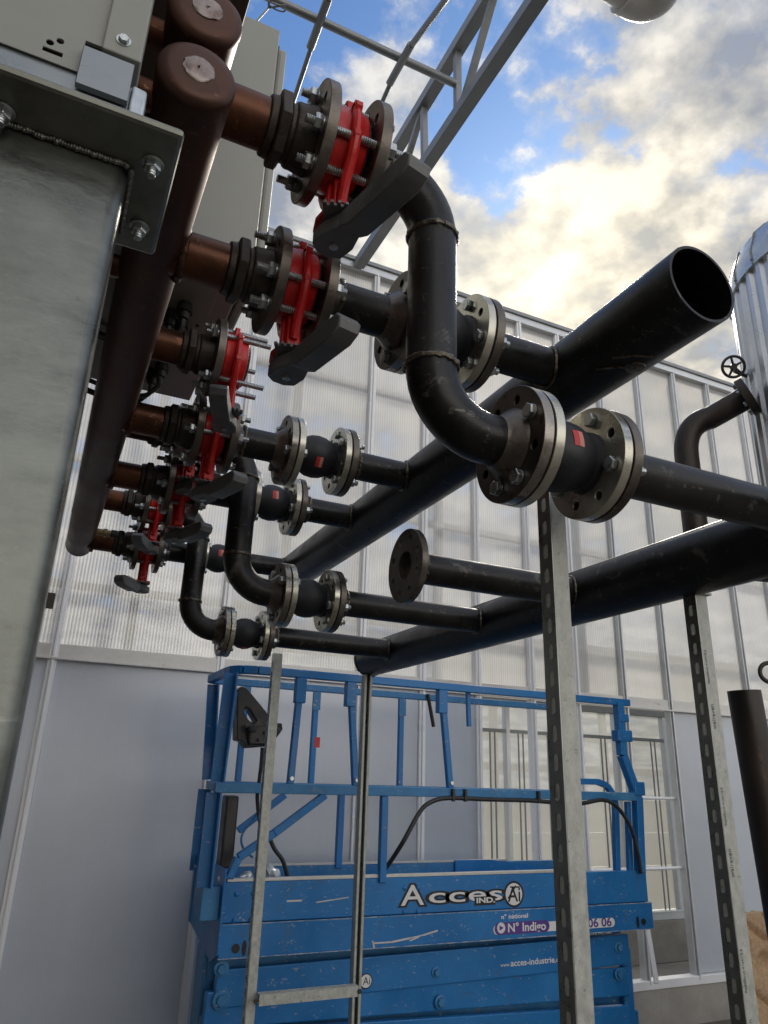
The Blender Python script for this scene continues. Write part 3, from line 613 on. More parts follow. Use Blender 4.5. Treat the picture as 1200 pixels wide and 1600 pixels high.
bpy.context.view_layer.update()
# small drain fitting on the lower manifold
for k, (y, lab) in enumerate(((2.06, 'small brass drain fitting with black cap under the grey plug panel'), (3.10, 'small dark drain fitting near the far end of the copper manifold'))):
    t = thing('drain_fitting', lab, 'fitting', (XM+RM-.004, y, 1.0 if k == 0 else ZV2), 'drain fittings')
    bm = B(); lathe(bm, [(0, .014), (.03, .014), (.032, .018), (.045, .018), (.046, .013), (.06, .013)], seg=16); obj('stub', bm, 'brass', t)
    bm = B(); lathe(bm, [(.06, .017), (.085, .017), (.087, .012)], seg=12); obj('cap', bm, 'black_plastic', t)
# ------------------------------------------------------------------ strut posts
def strut_profile_post(name, lab, x, y, z0, z1, open_dir, wd=.041, dp=.041, text=False, group='galvanised strut posts'):
    # U channel: slotted back plate facing -open_dir, two sides, inturned lips at the open face
    t = thing(name, lab, 'post', (x, y, z0), group); H = z1-z0; th = .0025
    out = V(open_dir); sd = V((0, 0, 1)).cross(out)
    m = Matrix((sd, V((0, 0, 1)), sd.cross(V((0, 0, 1))))).transposed().to_4x4()   # plate coords: x across, y up, z = normal
    nrm = sd.cross(V((0, 0, 1)))
    sg = 1 if nrm.dot(out) > 0 else -1
    s_ = [(.0072*math.cos(a), .0078+.0072*math.sin(a)) for a in [math.pi*i/6 for i in range(7)]]+[(.0072*math.cos(a), -.0078+.0072*math.sin(a)) for a in [math.pi+math.pi*i/6 for i in range(7)]]
    bm = B()
    bk = m.copy(); bk.translation = -out*(dp/2)
    if sg < 0: bk.translation = -out*(dp/2-th)
    slotted(bm, wd, H, .03, .05, s_, th, bk)
    obj('slotted_back', bm, 'strut_plate', t, smooth=False)
    bm = B()
    for s in (-1, 1):
        a = sd*(s*(wd/2-th/2)); c = a; d1 = out*(-dp/2+th+.0003); d2 = out*(dp/2)
        lo = a+d1; hi = a+d2; e = sd*(th/2)
        def bx(p, q):
            box(bm, (min(p.x, q.x), min(p.y, q.y), 0), (max(p.x, q.x), max(p.y, q.y), H))
        bx(lo-e, hi+e)
        i0 = sd*(s*(wd/2-th-.0002))+out*(dp/2-th); i1 = sd*(s*(wd/2-.0095))+out*(dp/2); bx(i0, i1)
        i0 = sd*(s*(wd/2-.0095))+out*(dp/2-.008); i1 = sd*(s*(wd/2-.0095-th))+out*(dp/2); bx(i0, i1)
    obj('channel_sides', bm, 'strut', t, smooth=False, bevel=.0006)
    return t
def textmesh(name, s, size, m, parent, mtx, ext=.0004, off=0.0, sx=1.0, space=1.0):
    cu = bpy.data.curves.new(name, 'FONT'); cu.body = s; cu.size = size; cu.extrude = ext; cu.offset = off; cu.space_character = space; cu.resolution_u = 3
    o = bpy.data.objects.new(name, cu); COL.objects.link(o); bpy.context.view_layer.update()
    me = bpy.data.meshes.new_from_object(o.evaluated_get(bpy.context.evaluated_depsgraph_get())); bpy.data.objects.remove(o); bpy.data.curves.remove(cu)
    me.materials.clear(); me.materials.append(MT[m]); me.transform(mtx@Matrix.Diagonal((sx, 1, 1, 1)))
    o = bpy.data.objects.new(name, me); COL.objects.link(o); o.parent = parent; return o
def bbox_w(o): xs_ = [v.co.x for v in o.data.vertices]; return max(xs_)-min(xs_)
pa = P(868, 900, 1, .935)
postA = strut_profile_post('strut_post', 'nearest slotted galvanised post under the largest expansion joint, in front of the lift', .893, 1.125, GZ, .585, (1, 0, 0), .041, .038)
postB = strut_profile_post('strut_post', 'slotted galvanised post at the right under the lower header pipe, with printed lettering', 1.54, 1.36, GZ, Z2-RH+.004, (1, 0, 0))
post4 = strut_profile_post('strut_post', 'thin galvanised post under the closed end of the lower header, its open lips showing', 1.50, 3.42, GZ, Z2-RH+.002, (0, -1, 0))
post3 = strut_profile_post('strut_post', 'thin plain galvanised post rising left of the lift to the far flanges', 1.015, 3.40, GZ, .53, (1, 0, 0))
for p_, zp in ((postB, Z2-RH+.003),):
    bm = B(); box(bm, (-.03, -.03, zp-GZ-.001), (.03, .03, zp-GZ+.006)); obj('saddle_plate', bm, 'strut', p_, smooth=False, bevel=.001)
ty = -.041/2-.0006
for z in (.05, -.28, -.62, -.98):
    base = Matrix.Translation((0.004, ty, z-GZ+.30))@Matrix.Rotation(R(90), 4, 'X')@Matrix.Rotation(R(90), 4, 'Z')
    textmesh('lettering', 'walraven', .017, 'ink', postB, Matrix.Translation((-.002, ty, z-GZ+.08))@Matrix.Rotation(R(90), 4, 'X')@Matrix.Rotation(R(90), 4, 'Z'), ext=.0002)
    textmesh('lettering', 'RapidStrut 41x41/2.5', .010, 'ink', postB, Matrix.Translation((-.006, ty, z-GZ+.19))@Matrix.Rotation(R(90), 4, 'X')@Matrix.Rotation(R(90), 4, 'Z'), ext=.0002)
# crossbar between the two thin posts
t = thing('strut_crossbar', 'short slotted crossbar joining the two thin posts in front of the lift', 'bar', (1.036, 3.355, -.885))
L = 1.478-1.036
hs = []; q = .03
while q < L-.02: hs.append([(q+c[0]*2.2, c[1]) for c in circ(.006, 12)]); q += .05
bm = B(); holed(bm, [(0, -.0205), (L, -.0205), (L, .0205), (0, .0205)], hs, .0025, Matrix.Translation((0, 0, .018))); obj('slotted_top', bm, 'strut', t, smooth=False)
bm = B(); box(bm, (0, -.0205, -.0205), (L, -.018, .0178)); box(bm, (0, .018, -.0205), (L, .0205, .0178)); obj('channel_sides', bm, 'strut', t, smooth=False, bevel=.0006)
for x in (-.015, L+.004):
    bm = B(); hexa(bm, (x, -.021, 0), (0, -1, 0), .017, .008); obj('bolt', bm, 'malleable', t)
# ------------------------------------------------------------------ left: galvanised column, beam, unit
colm = thing('galvanised_column', 'thick galvanised steel column with bolted head plate filling the left edge', 'column', (-.09, .86, GZ))
def cobj(name, bm, m, **k): bmesh.ops.translate(bm, verts=bm.verts, vec=(.09, -.86, -GZ)); return obj(name, bm, m, colm, **k)
CX = -.0085
bm = B()
rc = .020
prism(bm, [(-.150, .776), (CX-rc, .776)]+[(CX-rc+rc*math.sin(a), .776+rc-rc*math.cos(a)) for a in [R(15*i) for i in range(1, 6)]]+[(CX, .776+rc), (CX, .900), (-.150, .900)], .700-GZ, Matrix.Translation((0, 0, GZ)))
cobj('shaft', bm, 'galv_column')
bm = B(); box(bm, (-.40, .700, .702), (.045, .938, .714)); cobj('head_plate', bm, 'galv', smooth=False, bevel=.006)
bm = B()
for (x0, y0, x1, y1) in ((-.15, .772, -.012, .772), (CX+.003, .78, CX+.003, .90)):
    n = 44
    for i in range(n):
        q = V((x0+(x1-x0)*i/(n-1), y0+(y1-y0)*i/(n-1), .697)); s_ = random.uniform(.0030, .0042); q += V((0, 0, random.uniform(0, .0025)))
        lathe(bm, [(-s_, .0008), (-s_*.7, s_*.7), (0, s_), (s_*.7, s_*.7), (s_, .0008)], q, (1, 0, 0), 8)
cobj('fillet_weld', bm, 'galv')
for x, y in ((.017, .757), (.017, .880), (-.150, .757), (-.150, .88)):
    bm = B(); lathe(bm, [(0, .0135), (.0028, .0135)], (x, y, .7015), (0, 0, -1), 24); hexa(bm, (x, y, .699), (0, 0, -1), .0185, .010, .3); thread(bm, (x, y, .7005), (x, y, .680), .006); cobj('bolt', bm, 'bolt_zinc', bevel=.0006)
fr = thing('channel_beam', 'blue grey galvanised channel beam lying on the column head plate', 'beam', (-.2, .74, .7155))
def fobj(name, bm, m, par=fr, o=(-.2, .74, .7155), **k): bmesh.ops.translate(bm, verts=bm.verts, vec=(-o[0], -o[1], -o[2])); return obj(name, bm, m, par, **k)
bm = B(); box(bm, (-1.2, .712, .7155), (.040, .90, .722)); fobj('bottom_flange', bm, 'galv', smooth=False, bevel=.002)
bm = B(); box(bm, (-1.2, .742, .7222), (-.022, .747, .790)); fobj('web', bm, 'galv_beam', smooth=False, bevel=.001)
bm = B(); box(bm, (-1.2, .7472, .783), (-.024, .92, .790)); fobj('top_flange', bm, 'galv_beam', smooth=False)
bm = B(); prism(bm, [(-.0215, .735), (-.004, .738), (-.003, .765), (-.010, .80), (-.0215, .80)], .066, Matrix.Translation((0, 0, .7225))); fobj('wrapping_film', bm, 'film', bevel=.003)
un = thing('heat_pump_unit', 'light grey heat pump casing above the galvanised beam, cut by the top left corner', 'machine', (-.2, .76, .79))
def uobj(name, bm, m, **k): return fobj(name, bm, m, un, (-.2, .76, .79), **k)
hl = [circ(.0045, 14, (-.119, .806)), circ(.0045, 14, (-.124+.015, .814)), [(-.125, .790), (-.103, .790), (-.103, .797), (-.125, .797)], circ(.004, 12, (-.185, .83))]
# base sheet, stands on the beam
mm = Matrix(((1, 0, 0, 0), (0, 0, 1, .738), (0, 1, 0, 0), (0, 0, 0, 1)))
bm = B(); holed(bm, [(-1.2, .778), (-.083, .778), (-.083, .832), (-1.2, .832)], hl, .002, mm); uobj('base_sheet', bm, 'cabinet', smooth=False)
bm = B(); box(bm, (-.083, .728, .752), (-.024, .7375, .812)); uobj('corner_bracket', bm, 'galv_beam', smooth=False, bevel=.001)
bm = B(); box(bm, (-.064, .733, .825), (-.018, .80, 1.20)); uobj('corner_post', bm, 'cabinet', smooth=False, bevel=.002)
bm = B(); hexa(bm, (-.042, .733, .848), (0, -1, 0), .011, .006, .2); lathe(bm, [(0, .009), (.0015, .009)], (-.042, .733, .848), (0, -1, 0), 16); uobj('bolt', bm, 'bolt_zinc')
bm = B(); box(bm, (-1.2, .7405, .8335), (-.0645, .745, 1.2)); uobj('side_panel', bm, 'cabinet', smooth=False)
bm = B(); box(bm, (-1.2, .748, .80), (-.26, 3.3, .84)); uobj('base_tray', bm, 'cabinet_dark', smooth=False)
bm = B(); box(bm, (-1.7, .81, 1.24), (P(388, 10, 2, 1.24).x, 1.545, 2.0)); uobj('casing', bm, 'cabinet_dark', smooth=False, bevel=.003)
bm = B(); box(bm, (-1.7, .80, .845), (-.28, 3.3, 1.235)); uobj('inner_box', bm, 'cabinet_dark', smooth=False)
bm = B(); box(bm, (-2.0, -6, GZ), (-1.8, 4.8, 5.5)); tag(obj('light_blocking_wall', bm, 'cabinet_dark', smooth=False), 'dark unseen wall added left of the galvanised column to block light', 'wall')  # out-of-view wall added to keep sky light off the left faces of the posts
# far cabinet
cb = thing('electrical_cabinet', 'tall pale grey cabinet hanging behind the valves with plugged cables beneath', 'cabinet', (-.1, 1.98, 1.25))
def kobj(name, bm, m, **k): return fobj(name, bm, m, cb, (-.1, 1.98, 1.25), **k)
bm = B(); box(bm, (-.7, 1.555, 1.25), (.318, 2.42, 2.085)); kobj('casing', bm, 'cabinet', smooth=False, bevel=.004)
bm = B(); box(bm, (.319, 1.585, 1.30), (.328, 2.40, 2.06)); kobj('side_gap', bm, 'cabinet_dark', smooth=False)
bm = B(); box(bm, (.329, 1.60, 1.27), (.356, 2.41, 2.075)); kobj('edge_profile', bm, 'cabinet', smooth=False, bevel=.009)
bm = B(); pl = []
for cx, cy, a0 in ((.22, 2.24, 0), (.05, 2.24, 90), (.05, 1.70, 180), (.22, 1.70, 270)):
    for i in range(6): a = R(a0+18*i); pl.append((cx+.045*math.cos(a), cy+.045*math.sin(a)))
prism(bm, pl, .004, Matrix.Translation((0, 0, 1.2455))); kobj('plug_plate', bm, 'cabinet', smooth=False, bevel=.001)
for x, y in ((.245, 1.68), (.245, 1.92), (.245, 2.2), (.12, 1.67), (.12, 2.27)):
    bm = B(); lathe(bm, [(0, .006), (.003, .005)], (x, y, 1.2452), (0, 0, -1), 12); kobj('screw', bm, 'malleable')
for i, (x, y) in enumerate([tuple(P(a_, b_, 2, 1.25))[:2] for a_, b_ in ((268, 484), (290, 473), (284, 497), (240, 577), (254, 566), (224, 572))]):
    bm = B(); lathe(bm, [(0, .019), (.012, .019), (.013, .023), (.030, .023), (.031, .017), (.05, .015), (.052, .009)], (x, y, 1.2450), (0, 0, -1), 16); kobj('cable_plug', bm, 'black_plastic')
    bm = B(); a = V((x, y, 1.195)); sweep(bm, [a, a+V((0, .01, -.03)), a+V((-.03, .03, -.06)), a+V((-.08, .05, -.07)), a+V((-.2, .06, -.04)), a+V((-.4, .06, .0))], .008, 10); kobj('cable', bm, 'black_plastic')
# ------------------------------------------------------------------ scissor lift
LY, LR = 3.75, 4.36
lift = thing('scissor_lift', 'blue scissor lift with scratched paint, guardrails and white lettering', 'lift', (2.2, 4.05, GZ))
LO = (2.2, 4.05, GZ)
def lobj(name, bm, m, par=None, **k):
    bmesh.ops.translate(bm, verts=bm.verts, vec=(-LO[0], -LO[1], -LO[2])); return obj(name, bm, m, par or lift, **k)
def LP(px, py, y=LY): return P(px, py, 1, y)
zt = .490; zm = LP(600, 1236).z; zToe = -.503
xl = LP(352, 1380).x; xr = LP(1010, 1370).x
# side panel (two ribs) with seam
zs = (LP(345, 1440).z+LP(1010, 1413).z)/2; zb = (LP(345, 1490).z+LP(1015, 1458).z)/2
bm = B(); box(bm, (xl, LY, zs+.003), (xr, LY+.05, zToe)); lobj('upper_side_panel', bm, 'blue_paint', smooth=False, bevel=.004)
bm = B(); box(bm, (xl-.005, LY-.008, zb), (xr+.02, LY+.06, zs)); lobj('lower_side_panel', bm, 'blue_paint', smooth=False, bevel=.006)
bm = B(); box(bm, (xl+.01, LY+.002, zToe+.001), (xr-.5, LY+.03, zToe+.016)); lobj('toe_strip', bm, 'deck_edge', smooth=False, bevel=.002)
zr = -.507
bm = B(); box(bm, (xl-.02, LR, zb+.05), (xr, LR+.03, zr)); lobj('rear_toe_board', bm, 'blue_worn', smooth=False, bevel=.003)
bm = B(); box(bm, (xl-.02, LR-.002, zr+.001), (xr-.6, LR+.02, zr+.012)); lobj('rear_toe_strip', bm, 'deck_edge', smooth=False)
bm = B(); box(bm, (xl, LY+.051, zb+.05), (xr, LR-.001, zb+.09)); lobj('deck', bm, 'blue_worn', smooth=False)
for z_, y_ in ((zs-.0015, LY-.0095), (zb+.0015, LY-.0095)):
    bm = B(); box(bm, (xl-.004, y_, z_-.0022), (xr+.018, y_+.003, z_+.0022)); lobj('worn_edge', bm, 'worn_edge', smooth=False)
# left end bracket
a = LP(303, 1353); b = LP(345, 1490)
bm = B(); prism(bm, [(LY-.02, zToe+.06), (LR+.02, zToe+.06), (LR+.02, zb+.05), (LY+.1, zb-.03), (LY-.02, zb+.02)], .012, Matrix.Translation((xl-.013, 0, 0))@MX); lobj('end_plate', bm, 'blue_paint', smooth=False, bevel=.002)
bm = B(); box(bm, (xl-.10, LY+.02, zToe-.16), (xl-.014, LY+.10, zToe-.02)); lobj('end_bracket', bm, 'blue_worn', smooth=False, bevel=.004)
for (x, z) in ((.06, -.05), (.14, -.05), (.06, -.16), (.14, -.16), (.95, -.05), (1.03, -.05), (.95, -.16), (1.03, -.16)):
    bm = B(); lathe(bm, [(0, .013), (.004, .012), (.008, .006), (.009, .001)], (xl+x, LY-.0005, zToe+z), (0, -1, 0), 16); lobj('rivet', bm, 'blue_paint')
for (x, w_, h_) in ((.075, .02, .02), (.115, .011, .032), (xr-xl-.06, .018, .018), (xr-xl-.105, .011, .032)):
    bm = B(); m = Matrix.Translation((xl+x, LY-.0085, (zs+zb)/2-.03))@Matrix.Rotation(R(90), 4, 'X'); prism(bm, [(w_*math.cos(q), h_*math.sin(q)) for q in [R(20*i) for i in range(18)]], .0015, m); lobj('slot_hole', bm, 'decal_black', smooth=False)
# rails
RT = .038
def rail(name, pts, r=.019, m='blue_paint'):
    bm = B()
    for a, b in zip(pts, pts[1:]): bar(bm, a, b, 2*r, 2*r)
    return lobj(name, bm, m, smooth=False, bevel=.004)
cr = [V((LP(385, 1047).x, LY, zt))]
c0 = LP(385, 1047).x
XE = LP(345, 1222).x; XE2 = P(329, 1222, 1, LR).x
pts = [V((xr-.03, LY, zt)), V((c0+.06, LY, zt)), V((c0-.01, LY+.02, zt)), V((c0-.05, LY+.07, zt)), V((c0-.06, LY+.14, zt)), V((c0-.06, LR-.05, zt)), V((c0-.03, LR, zt)), V((c0+.05, LR, zt))]
rail('top_rail', pts, .021, 'blue_paint')
xr2 = P(845, 1105, 1, LR).x
rail('rear_top_rail', [V((c0+.10, LR, zt)), V((xr, LR, zt))], .020, 'blue_worn')
rail('middle_rail', [V((XE-.03, LY, zm)), V((xr+.0, LY, zm))], .024, 'blue_worn')
rail('rear_middle_rail', [V((XE2-.02, LR, zm)), V((xr, LR, zm))], .020, 'blue_worn')
rail('end_middle_rail', [V((XE-.01, LY+.026, zm)), V((XE2-.005, LR-.021, zm))], .020, 'blue_worn')
for (p0, p1, yy) in (((470, 1062), (453, 1226), LY), ((548, 1064), (555, 1226), LY), ((690, 1078), (703, 1230), LY), ((735, 1082), (737, 1135), LY)):
    a = LP(*p0); b = LP(*p1)
    if p0[0] == 735:
        rail('cut_post', [V((a.x, LY+.03, zt)), V((b.x, LY+.03, b.z))], .012); continue
    rail('guard_post', [V((a.x, LY, zt-.022)), V((b.x, LY, zm+.025))], .017)
    bm = B(); box(bm, (a.x-.028, LY-.024, zt-.15), (a.x+.028, LY+.024, zt-.0215)); lobj('post_bracket', bm, 'blue_paint', smooth=False, bevel=.003)
    bm = B(); lathe(bm, [(0, .012), (.01, .010)], (b.x, LY-.018, zm+.05), (0, -1, 0), 12); lobj('locking_pin', bm, 'bolt_zinc')
for px, py0, py1 in ((385, 1075, 1225), (494, 1085, 1225), (627, 1093, 1228)):
    a = P(px, py0, 1, LR); rail('rear_guard_post', [V((a.x, LR, zt-.021)), V((a.x, LR, zm+.021))], .017, 'blue_paint')
    bm = B(); box(bm, (a.x-.024, LR-.024, zt-.13), (a.x+.024, LR-.0175, zt-.0215)); lobj('post_bracket', bm, 'blue_worn', smooth=False)
a = P(494, 1160, 1, LR); bm = B(); box(bm, (a.x-.0175, LR-.0185, a.z-.03), (a.x+.0175, LR-.0172, a.z+.03)); lobj('red_tape', bm, 'label_red', smooth=False)
a = P(665, 1085, 1, LR); b = P(674, 1136, 1, LR); bm = B(); sweep(bm, [a+V((0, -.03, 0)), b+V((0, -.03, 0))], .012, 10); lobj('latch_handle', bm, 'rusty_steel')
for px, y in ((533, LR), (600, LY)):
    a = P(px, 1250, 1, y); rail('lower_post', [V((a.x, y+.001, zm-.0245)), V((a.x, y+.001, zToe-.02))], .019)
# left end posts
for px0, px1, yy in ((368, 338, LY), (341, 326, LR)):
    a = P(px0, 1065, 1, yy); b = V((XE if yy == LY else XE2, yy, zm))
    bm = B(); bar(bm, (a.x, yy, zt-.022), (b.x+.01, yy, zm+.025), .06, .008, (1, 0, 0)); bar(bm, (a.x-.026, yy+.03, zt-.022), (b.x-.016, yy+.03, zm+.025), .008, .056, (1, 0, 0)); lobj('corner_post', bm, 'blue_paint', smooth=False)
    a = P(px1-6, 1240, 1, yy); bm = B(); bar(bm, (b.x, yy, zm-.025), (b.x, yy, zToe-.02), .07, .010, (1, 0, 0)); bar(bm, (b.x-.03, yy+.03, zm-.025), (b.x-.03, yy+.03, zToe-.02), .010, .056, (1, 0, 0)); lobj('corner_leg', bm, 'blue_paint', smooth=False)
a = LP(374, 1080); b = LP(357, 1197); bm = B(); bar(bm, (a.x, LY+.06, a.z), (b.x, LY+.06, b.z), .02, .008, (1, 0, 0)); lobj('control_bracket', bm, 'blue_paint', smooth=False)
for (p0, p1, yy) in (((445, 1242), (372, 1298), LR), ((508, 1242), (428, 1302), LY)):
    a = P(*p0, 1, yy); b = P(*p1, 1, yy); c = P(p1[0]-60, 1350, 1, yy) if yy == LY else b
    rail('diagonal_brace', [a, b] if yy == LR else [a, b, P(372, 1340, 1, yy), P(358, 1372, 1, yy)], .018)
# right end
a = LP(966, 1100); 
rail('right_post', [V((LP(966, 1100).x, LY, zt-.0)), V((LP(972, 1180).x, LY, LP(972, 1180).z)), V((LP(996, 1250).x, LY, zm)), V((LP(1002, 1365).x-.01, LY, zToe-.01))], .026)
for px, py, w_, h_ in ((972, 1122, .045, .05), (974, 1150, .07, .07), (996, 1232, .05, .08)):
    a = LP(px, py); bm = B(); box(bm, (a.x-w_, LY-.032, a.z-h_/2), (a.x+w_*.7, LY+.032, a.z+h_/2)); lobj('post_clamp', bm, 'blue_paint', smooth=False, bevel=.006)
hp = [V((LP(905, 1221).x, LY+.1, LP(905, 1221).z))]+[V((LP(px, py).x, LY+.1, LP(px, py).z)) for px, py in ((950, 1222), (965, 1228), (975, 1243), (979, 1262), (982, 1365))]
rail('grab_hoop', hp, .018)
rail('right_inner_post', [V((LP(985, 1245).x, LY+.03, zm-.03)), V((LP(990, 1365).x, LY+.03, zToe-.01))], .016)
a = LP(905, 1221)
# rear panel ramp
bm = B(); prism(bm, [(xr-1.0, zr-.14), (xr-.05, zr-.14), (xr-.05, zr-.06), (xr-.75, zr+.013), (xr-1.0, zr+.013)], .01, Matrix(((1, 0, 0, 0), (0, 0, 1, LR-.02), (0, 1, 0, 0), (0, 0, 0, 1)))); lobj('rear_extension_plate', bm, 'blue_paint', smooth=False)
# cable
ctr = [(588, 1372, LY+.1), (606, 1352, LY+.06), (630, 1315, LY-.03), (655, 1270, LY-.03), (672, 1254, LY-.03), (700, 1247, LY-.03), (760, 1249, LY-.03), (830, 1251, LY-.03), (900, 1256, LY-.03), (942, 1250, LY-.03), (965, 1262, LY-.03), (985, 1292, LY-.035), (996, 1330, LY-.035), (1001, 1364, LY-.03)]
def smooth_path(pts, n=6):
    pts = [V(p) for p in pts]; out = []
    for i in range(len(pts)-1):
        p0, p1, p2, p3 = pts[max(i-1, 0)], pts[i], pts[i+1], pts[min(i+2, len(pts)-1)]
        for k in range(n):
            t_ = k/n; out.append(.5*((2*p1)+(p2-p0)*t_+(2*p0-5*p1+4*p2-p3)*t_*t_+(3*p1-p0-3*p2+p3)*t_**3))
    return out+[pts[-1]]
bm = B(); sweep(bm, smooth_path([P(x, y, 1, d) for x, y, d in ctr]), .012, 12); lobj('cable', bm, 'black_plastic')
for px, py in ((703, 1247), (722, 1245), (836, 1249)):
    a = LP(px, py); bm = B(); box(bm, (a.x-.007, LY-.045, zm-.045), (a.x+.007, LY-.025, zm+.02)); lobj('cable_tie', bm, 'black_plastic', smooth=False)
bm = B(); sweep(bm, smooth_path([P(x, y, 1, LY+.2) for x, y in ((418, 1300), (428, 1325), (442, 1345), (450, 1372))]), .011, 10); lobj('hose', bm, 'black_plastic')
bm = B(); sweep(bm, smooth_path([P(x, y, 1, LY+.2) for x, y in ((408, 1262), (392, 1285), (378, 1305), (380, 1325), (395, 1340))]), .006, 8); lobj('wire_hook', bm, 'blue_worn')
# control box
m = lambda px, py: P(px, py, 1, LY+.15)
def face_poly(pxs, y, depth): 
    pts_ = [P(px, py, 1, y) for px, py in pxs]; bm = B(); prism(bm, [(q.x, q.z) for q in pts_], depth, Matrix(((1, 0, 0, 0), (0, 0, 1, y), (0, 1, 0, 0), (0, 0, 0, 1)))); return bm
ol = [(q.x, q.z) for q in (P(x, y, 1, LY+.14) for x, y in ((371, 1078), (378, 1072), (386, 1075), (404, 1097), (420, 1117), (424, 1130), (441, 1130), (442, 1140), (432, 1152), (422, 1166), (386, 1169), (380, 1159), (370, 1156)))]
hl_ = [(q.x, q.z) for q in (P(x, y, 1, LY+.14) for x, y in ((381, 1112), (384, 1105), (391, 1109), (401, 1126), (396, 1131), (388, 1124)))]
bm = B(); holed(bm, ol, [hl_], .10, Matrix(((1, 0, 0, 0), (0, 0, 1, LY+.14), (0, 1, 0, 0), (0, 0, 0, 1)))); cbx = lobj('control_box', bm, 'black_plastic', smooth=False, bevel=.006)
bm = face_poly([(386, 1136), (430, 1132), (441, 1142), (424, 1164), (390, 1164)], LY+.11, .16); bmesh.ops.translate(bm, verts=bm.verts, vec=(-LO[0], -LO[1], -LO[2])); obj('control_panel', bm, 'black_plastic', cbx, smooth=False, bevel=.008)
for px_, py_2 in ((392, 1150), (405, 1156), (415, 1145), (385, 1135)):
    bm = B(); q = P(px_, py_2, 1, LY+.10); lathe(bm, [(0, .010), (.012, .009), (.013, .004)], q+V((0, .009, 0)), (0, -1, 0), 12); bmesh.ops.translate(bm, verts=bm.verts, vec=(-LO[0], -LO[1], -LO[2])); obj('button', bm, 'malleable', cbx)
bm = B(); a = P(392, 1140, 1, LY+.11); lathe(bm, [(0, .018), (.03, .016), (.045, .02), (.05, .01)], a, (0, -1, 0), 16); bmesh.ops.translate(bm, verts=bm.verts, vec=(-LO[0], -LO[1], -LO[2])); obj('joystick', bm, 'rubber', cbx)
bm = B(); sweep(bm, smooth_path([P(x, y, 1, LY+.15) for x, y in ((410, 1168), (408, 1195), (405, 1220), (402, 1250), (408, 1300))]), .010, 8); lobj('control_cable', bm, 'black_plastic')
bm = B(); a = P(343, 1243, 1, LY+.12); b = P(364, 1357, 1, LY+.12); box(bm, (b.x-.065, LY+.12, b.z), (b.x, LY+.22, a.z)); lobj('battery_box', bm, 'black_plastic', smooth=False, bevel=.01)
for k, (px, py, s_) in enumerate(((425, 1365, .045), (385, 1370, .03), (350, 1372, .03))):
    bm = B(); c = P(px, py, 1, LY+.08); bmesh.ops.create_icosphere(bm, subdivisions=2, radius=s_, matrix=Matrix.Translation(c))
    for v in bm.verts: v.co = c+(v.co-c)*random.uniform(.55, 1.25)
    o = obj('crumpled_wrapper', bm, 'film' if k != 2 else 'white_plastic', smooth=False); tag(o, ['crumpled clear wrapper on the lift deck beside the black hose', 'crumpled wrapper on the lift deck between the two left posts', 'crumpled wrapper at the far left end of the lift deck'][k], 'litter', 'litter on the lift deck')
# scissor arms
def arm(name, p0, p1, y, h, th=.05, m='blue_paint', dy=0):
    a = P(*p0, 1, y); b = P(*p1, 1, y); bm = B(); bar(bm, a, b, th, h); return lobj(name, bm, m, smooth=False, bevel=.006)
AY = LY+.07
arm('scissor_arm', (325, 1508), (968, 1470), AY+.11, .13, .04, 'blue_worn')
arm('scissor_arm', (335, 1545), (980, 1482), AY, .155, .04)
arm('scissor_arm', (318, 1578), (980, 1532), AY+.01, .145, .04)
arm('scissor_arm', (310, 1612), (985, 1560), AY+.10, .12, .04, 'blue_worn')
arm('scissor_arm', (318, 1640), (980, 1592), AY, .14, .04)
arm('scissor_arm', (318, 1680), (980, 1650), AY+.01, .14, .04)
bm = B(); box(bm, (xl+.05, LY+.1, GZ+.12), (xr-.05, LR, GZ+.50)); lobj('chassis', bm, 'blue_paint', smooth=False, bevel=.01)
for x in (xl+.25, xr-.25):
    for y in (LY+.08, LR-.02):
        bm = B(); lathe(bm, [(-.05, .10), (-.04, .16), (.04, .16), (.05, .10)], (x, y, GZ+.16), (0, 1, 0), 28); lobj('wheel', bm, 'rubber')
for px, py, r_ in ((347, 1515, .035), (347, 1564, .042), (683, 1520, .026), (690, 1567, .034), (969, 1481, .030), (969, 1523, .030)):
    a = P(px, py, 1, AY-.035); bm = B(); lathe(bm, [(0, r_), (.006, r_), (.008, r_*.8), (.008, r_*.62)], (a.x, AY-.02, a.z), (0, -1, 0), 24); pv = lobj('pivot', bm, 'blue_worn')
    bm = B(); hexa(bm, (a.x, AY-.027, a.z), (0, -1, 0), r_*1.1, .014, .2); bmesh.ops.translate(bm, verts=bm.verts, vec=(-LO[0], -LO[1], -LO[2])); obj('pivot_nut', bm, 'blue_worn', pv, bevel=.001)
a = P(978, 1530, 1, AY+.03); bm = B(); box(bm, (a.x-.03, AY+.02, GZ+.4), (a.x+.045, AY+.05, LP(978, 1488).z)); lobj('guide_plate', bm, 'blue_paint', smooth=False, bevel=.006)
a = P(325, 1530, 1, AY+.14); bm = B(); box(bm, (a.x-.03, AY+.13, GZ+.4), (a.x+.03, AY+.3, zb)); lobj('guide_plate', bm, 'blue_worn', smooth=False, bevel=.006)
